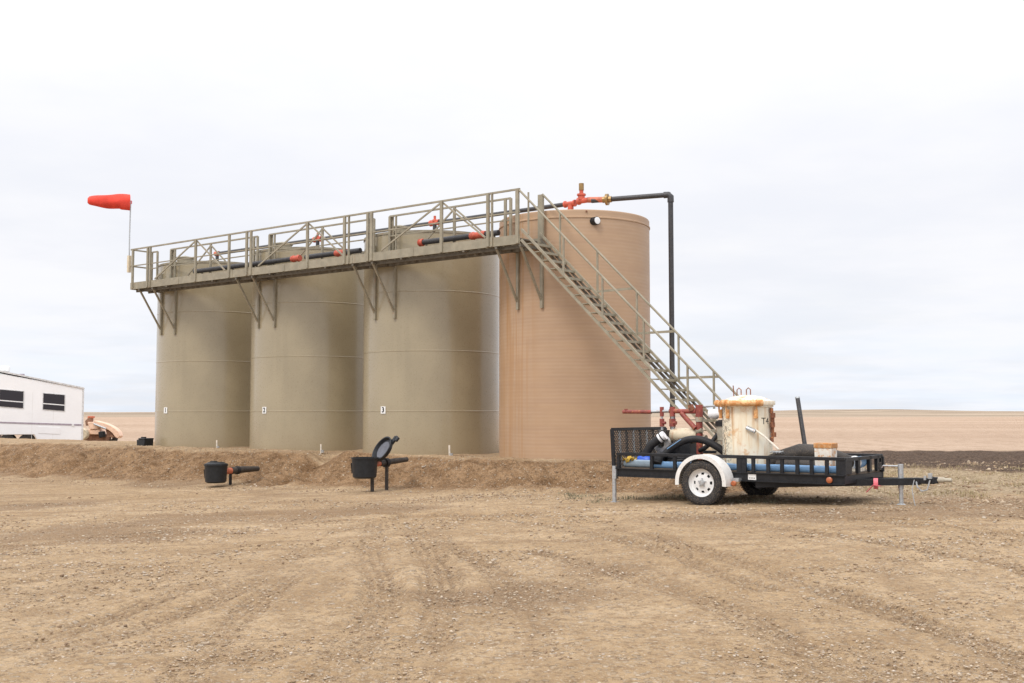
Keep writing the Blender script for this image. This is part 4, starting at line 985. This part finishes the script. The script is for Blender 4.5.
MB().lathe([(.13,-.10),(.05,-.12),(0,-.12)], 20, (wx,54.1,wz), 'y').build('rim', 'cream', w)
w = MB().lathe([(.1,-.14),(.26,-.14),(.32,-.08),(.32,.08),(.26,.14),(.1,.14)], 28, (wx+1.0,55.2,wz-.2), 'y').build('wheel', 'rubber', dg)

# ---------------------------------------------------------------- sky, sun, camera
SUN_EL, SUN_AZ = math.radians(50), math.radians(-145)        # azimuth measured from +Y towards +X: behind the camera, to the left
w = bpy.data.worlds.new('World'); sc.world = w; w.use_nodes = True
nt = w.node_tree; bg = nt.nodes['Background']
sky = nt.nodes.new('ShaderNodeTexSky'); sky.sky_type = 'NISHITA'; sky.sun_disc = False
sky.sun_elevation = SUN_EL; sky.sun_rotation = SUN_AZ; sky.dust_density = 2.0
tc = nt.nodes.new('ShaderNodeTexCoord'); G = tc.outputs['Generated']
sx = nt.nodes.new('ShaderNodeSeparateXYZ'); nt.links.new(G, sx.inputs[0])
zc = mth(nt, 'MAXIMUM', sx.outputs[2], .0)
# project onto a flat cloud deck
den = mth(nt, 'ADD', zc, .10)
cv = nt.nodes.new('ShaderNodeCombineXYZ')
nt.links.new(mth(nt, 'DIVIDE', sx.outputs[0], den), cv.inputs[0]); nt.links.new(mth(nt, 'DIVIDE', sx.outputs[1], den), cv.inputs[1])
n1 = noise(nt, cv.outputs[0], .55, 6, .55); n2 = noise(nt, cv.outputs[0], 1.4, 5, .55)
cl = mixc(nt, ramp(nt, n1, .36, .62), (9.15,9.3,9.9), (9.65,9.7,10.1))
cl = mixc(nt, mth(nt, 'MULTIPLY', ramp(nt, n2, .45, .7), .5), cl, (9.9,9.9,10.1))
cl = mixc(nt, mth(nt, 'MULTIPLY', ramp(nt, zc, .0, .13, 1, 0), ramp(nt, n2, .35, .6, .9, .35)), cl, (8.75,9.35,10.3))
grad = ramp(nt, zc, .17, .95, 1.0, 2.0)
cm = nt.nodes.new('ShaderNodeVectorMath'); cm.operation = 'SCALE'; nt.links.new(cl, cm.inputs[0]); nt.links.new(grad, cm.inputs['Scale'])
thin = mth(nt, 'MULTIPLY', ramp(nt, n1, .40, .60, 1, 0), ramp(nt, zc, .02, .22, .10, .03))
fc = mixc(nt, thin, cm.outputs[0], sky.outputs[0])
nt.links.new(fc, bg.inputs[0]); bg.inputs[1].default_value = .10
sl_ = bpy.data.lights.new('sun', 'SUN'); sl_.energy = 1.5; sl_.angle = math.radians(17); sl_.color = (1,.95,.88)
so = bpy.data.objects.new('sun', sl_); COL.objects.link(so)
dirv = Vector((math.sin(SUN_AZ)*math.cos(SUN_EL), math.cos(SUN_AZ)*math.cos(SUN_EL), math.sin(SUN_EL)))
so.rotation_euler = dirv.to_track_quat('Z', 'Y').to_euler()
cam = bpy.data.cameras.new('camera'); co = bpy.data.objects.new('camera', cam); COL.objects.link(co)
F = 1100.0; cam.sensor_width = 36; cam.lens = 36*F/1024; cam.clip_end = 20000; cam.clip_start = .05
co.location = (0,0,1.45); co.rotation_euler = (PI/2+math.atan(70.5/F), 0, 0)
sc.camera = co
sc.view_settings.view_transform = 'Standard'; sc.view_settings.look = 'None'; sc.view_settings.gamma = 1
sc.view_settings.exposure = 0.0
sc.render.engine = 'CYCLES'; sc.cycles.use_denoising = True; sc.cycles.denoiser = 'OPENIMAGEDENOISE'; sc.cycles.denoising_input_passes = 'RGB_ALBEDO_NORMAL'; sc.cycles.denoising_prefilter = 'NONE'
sc.cycles.max_bounces = 6
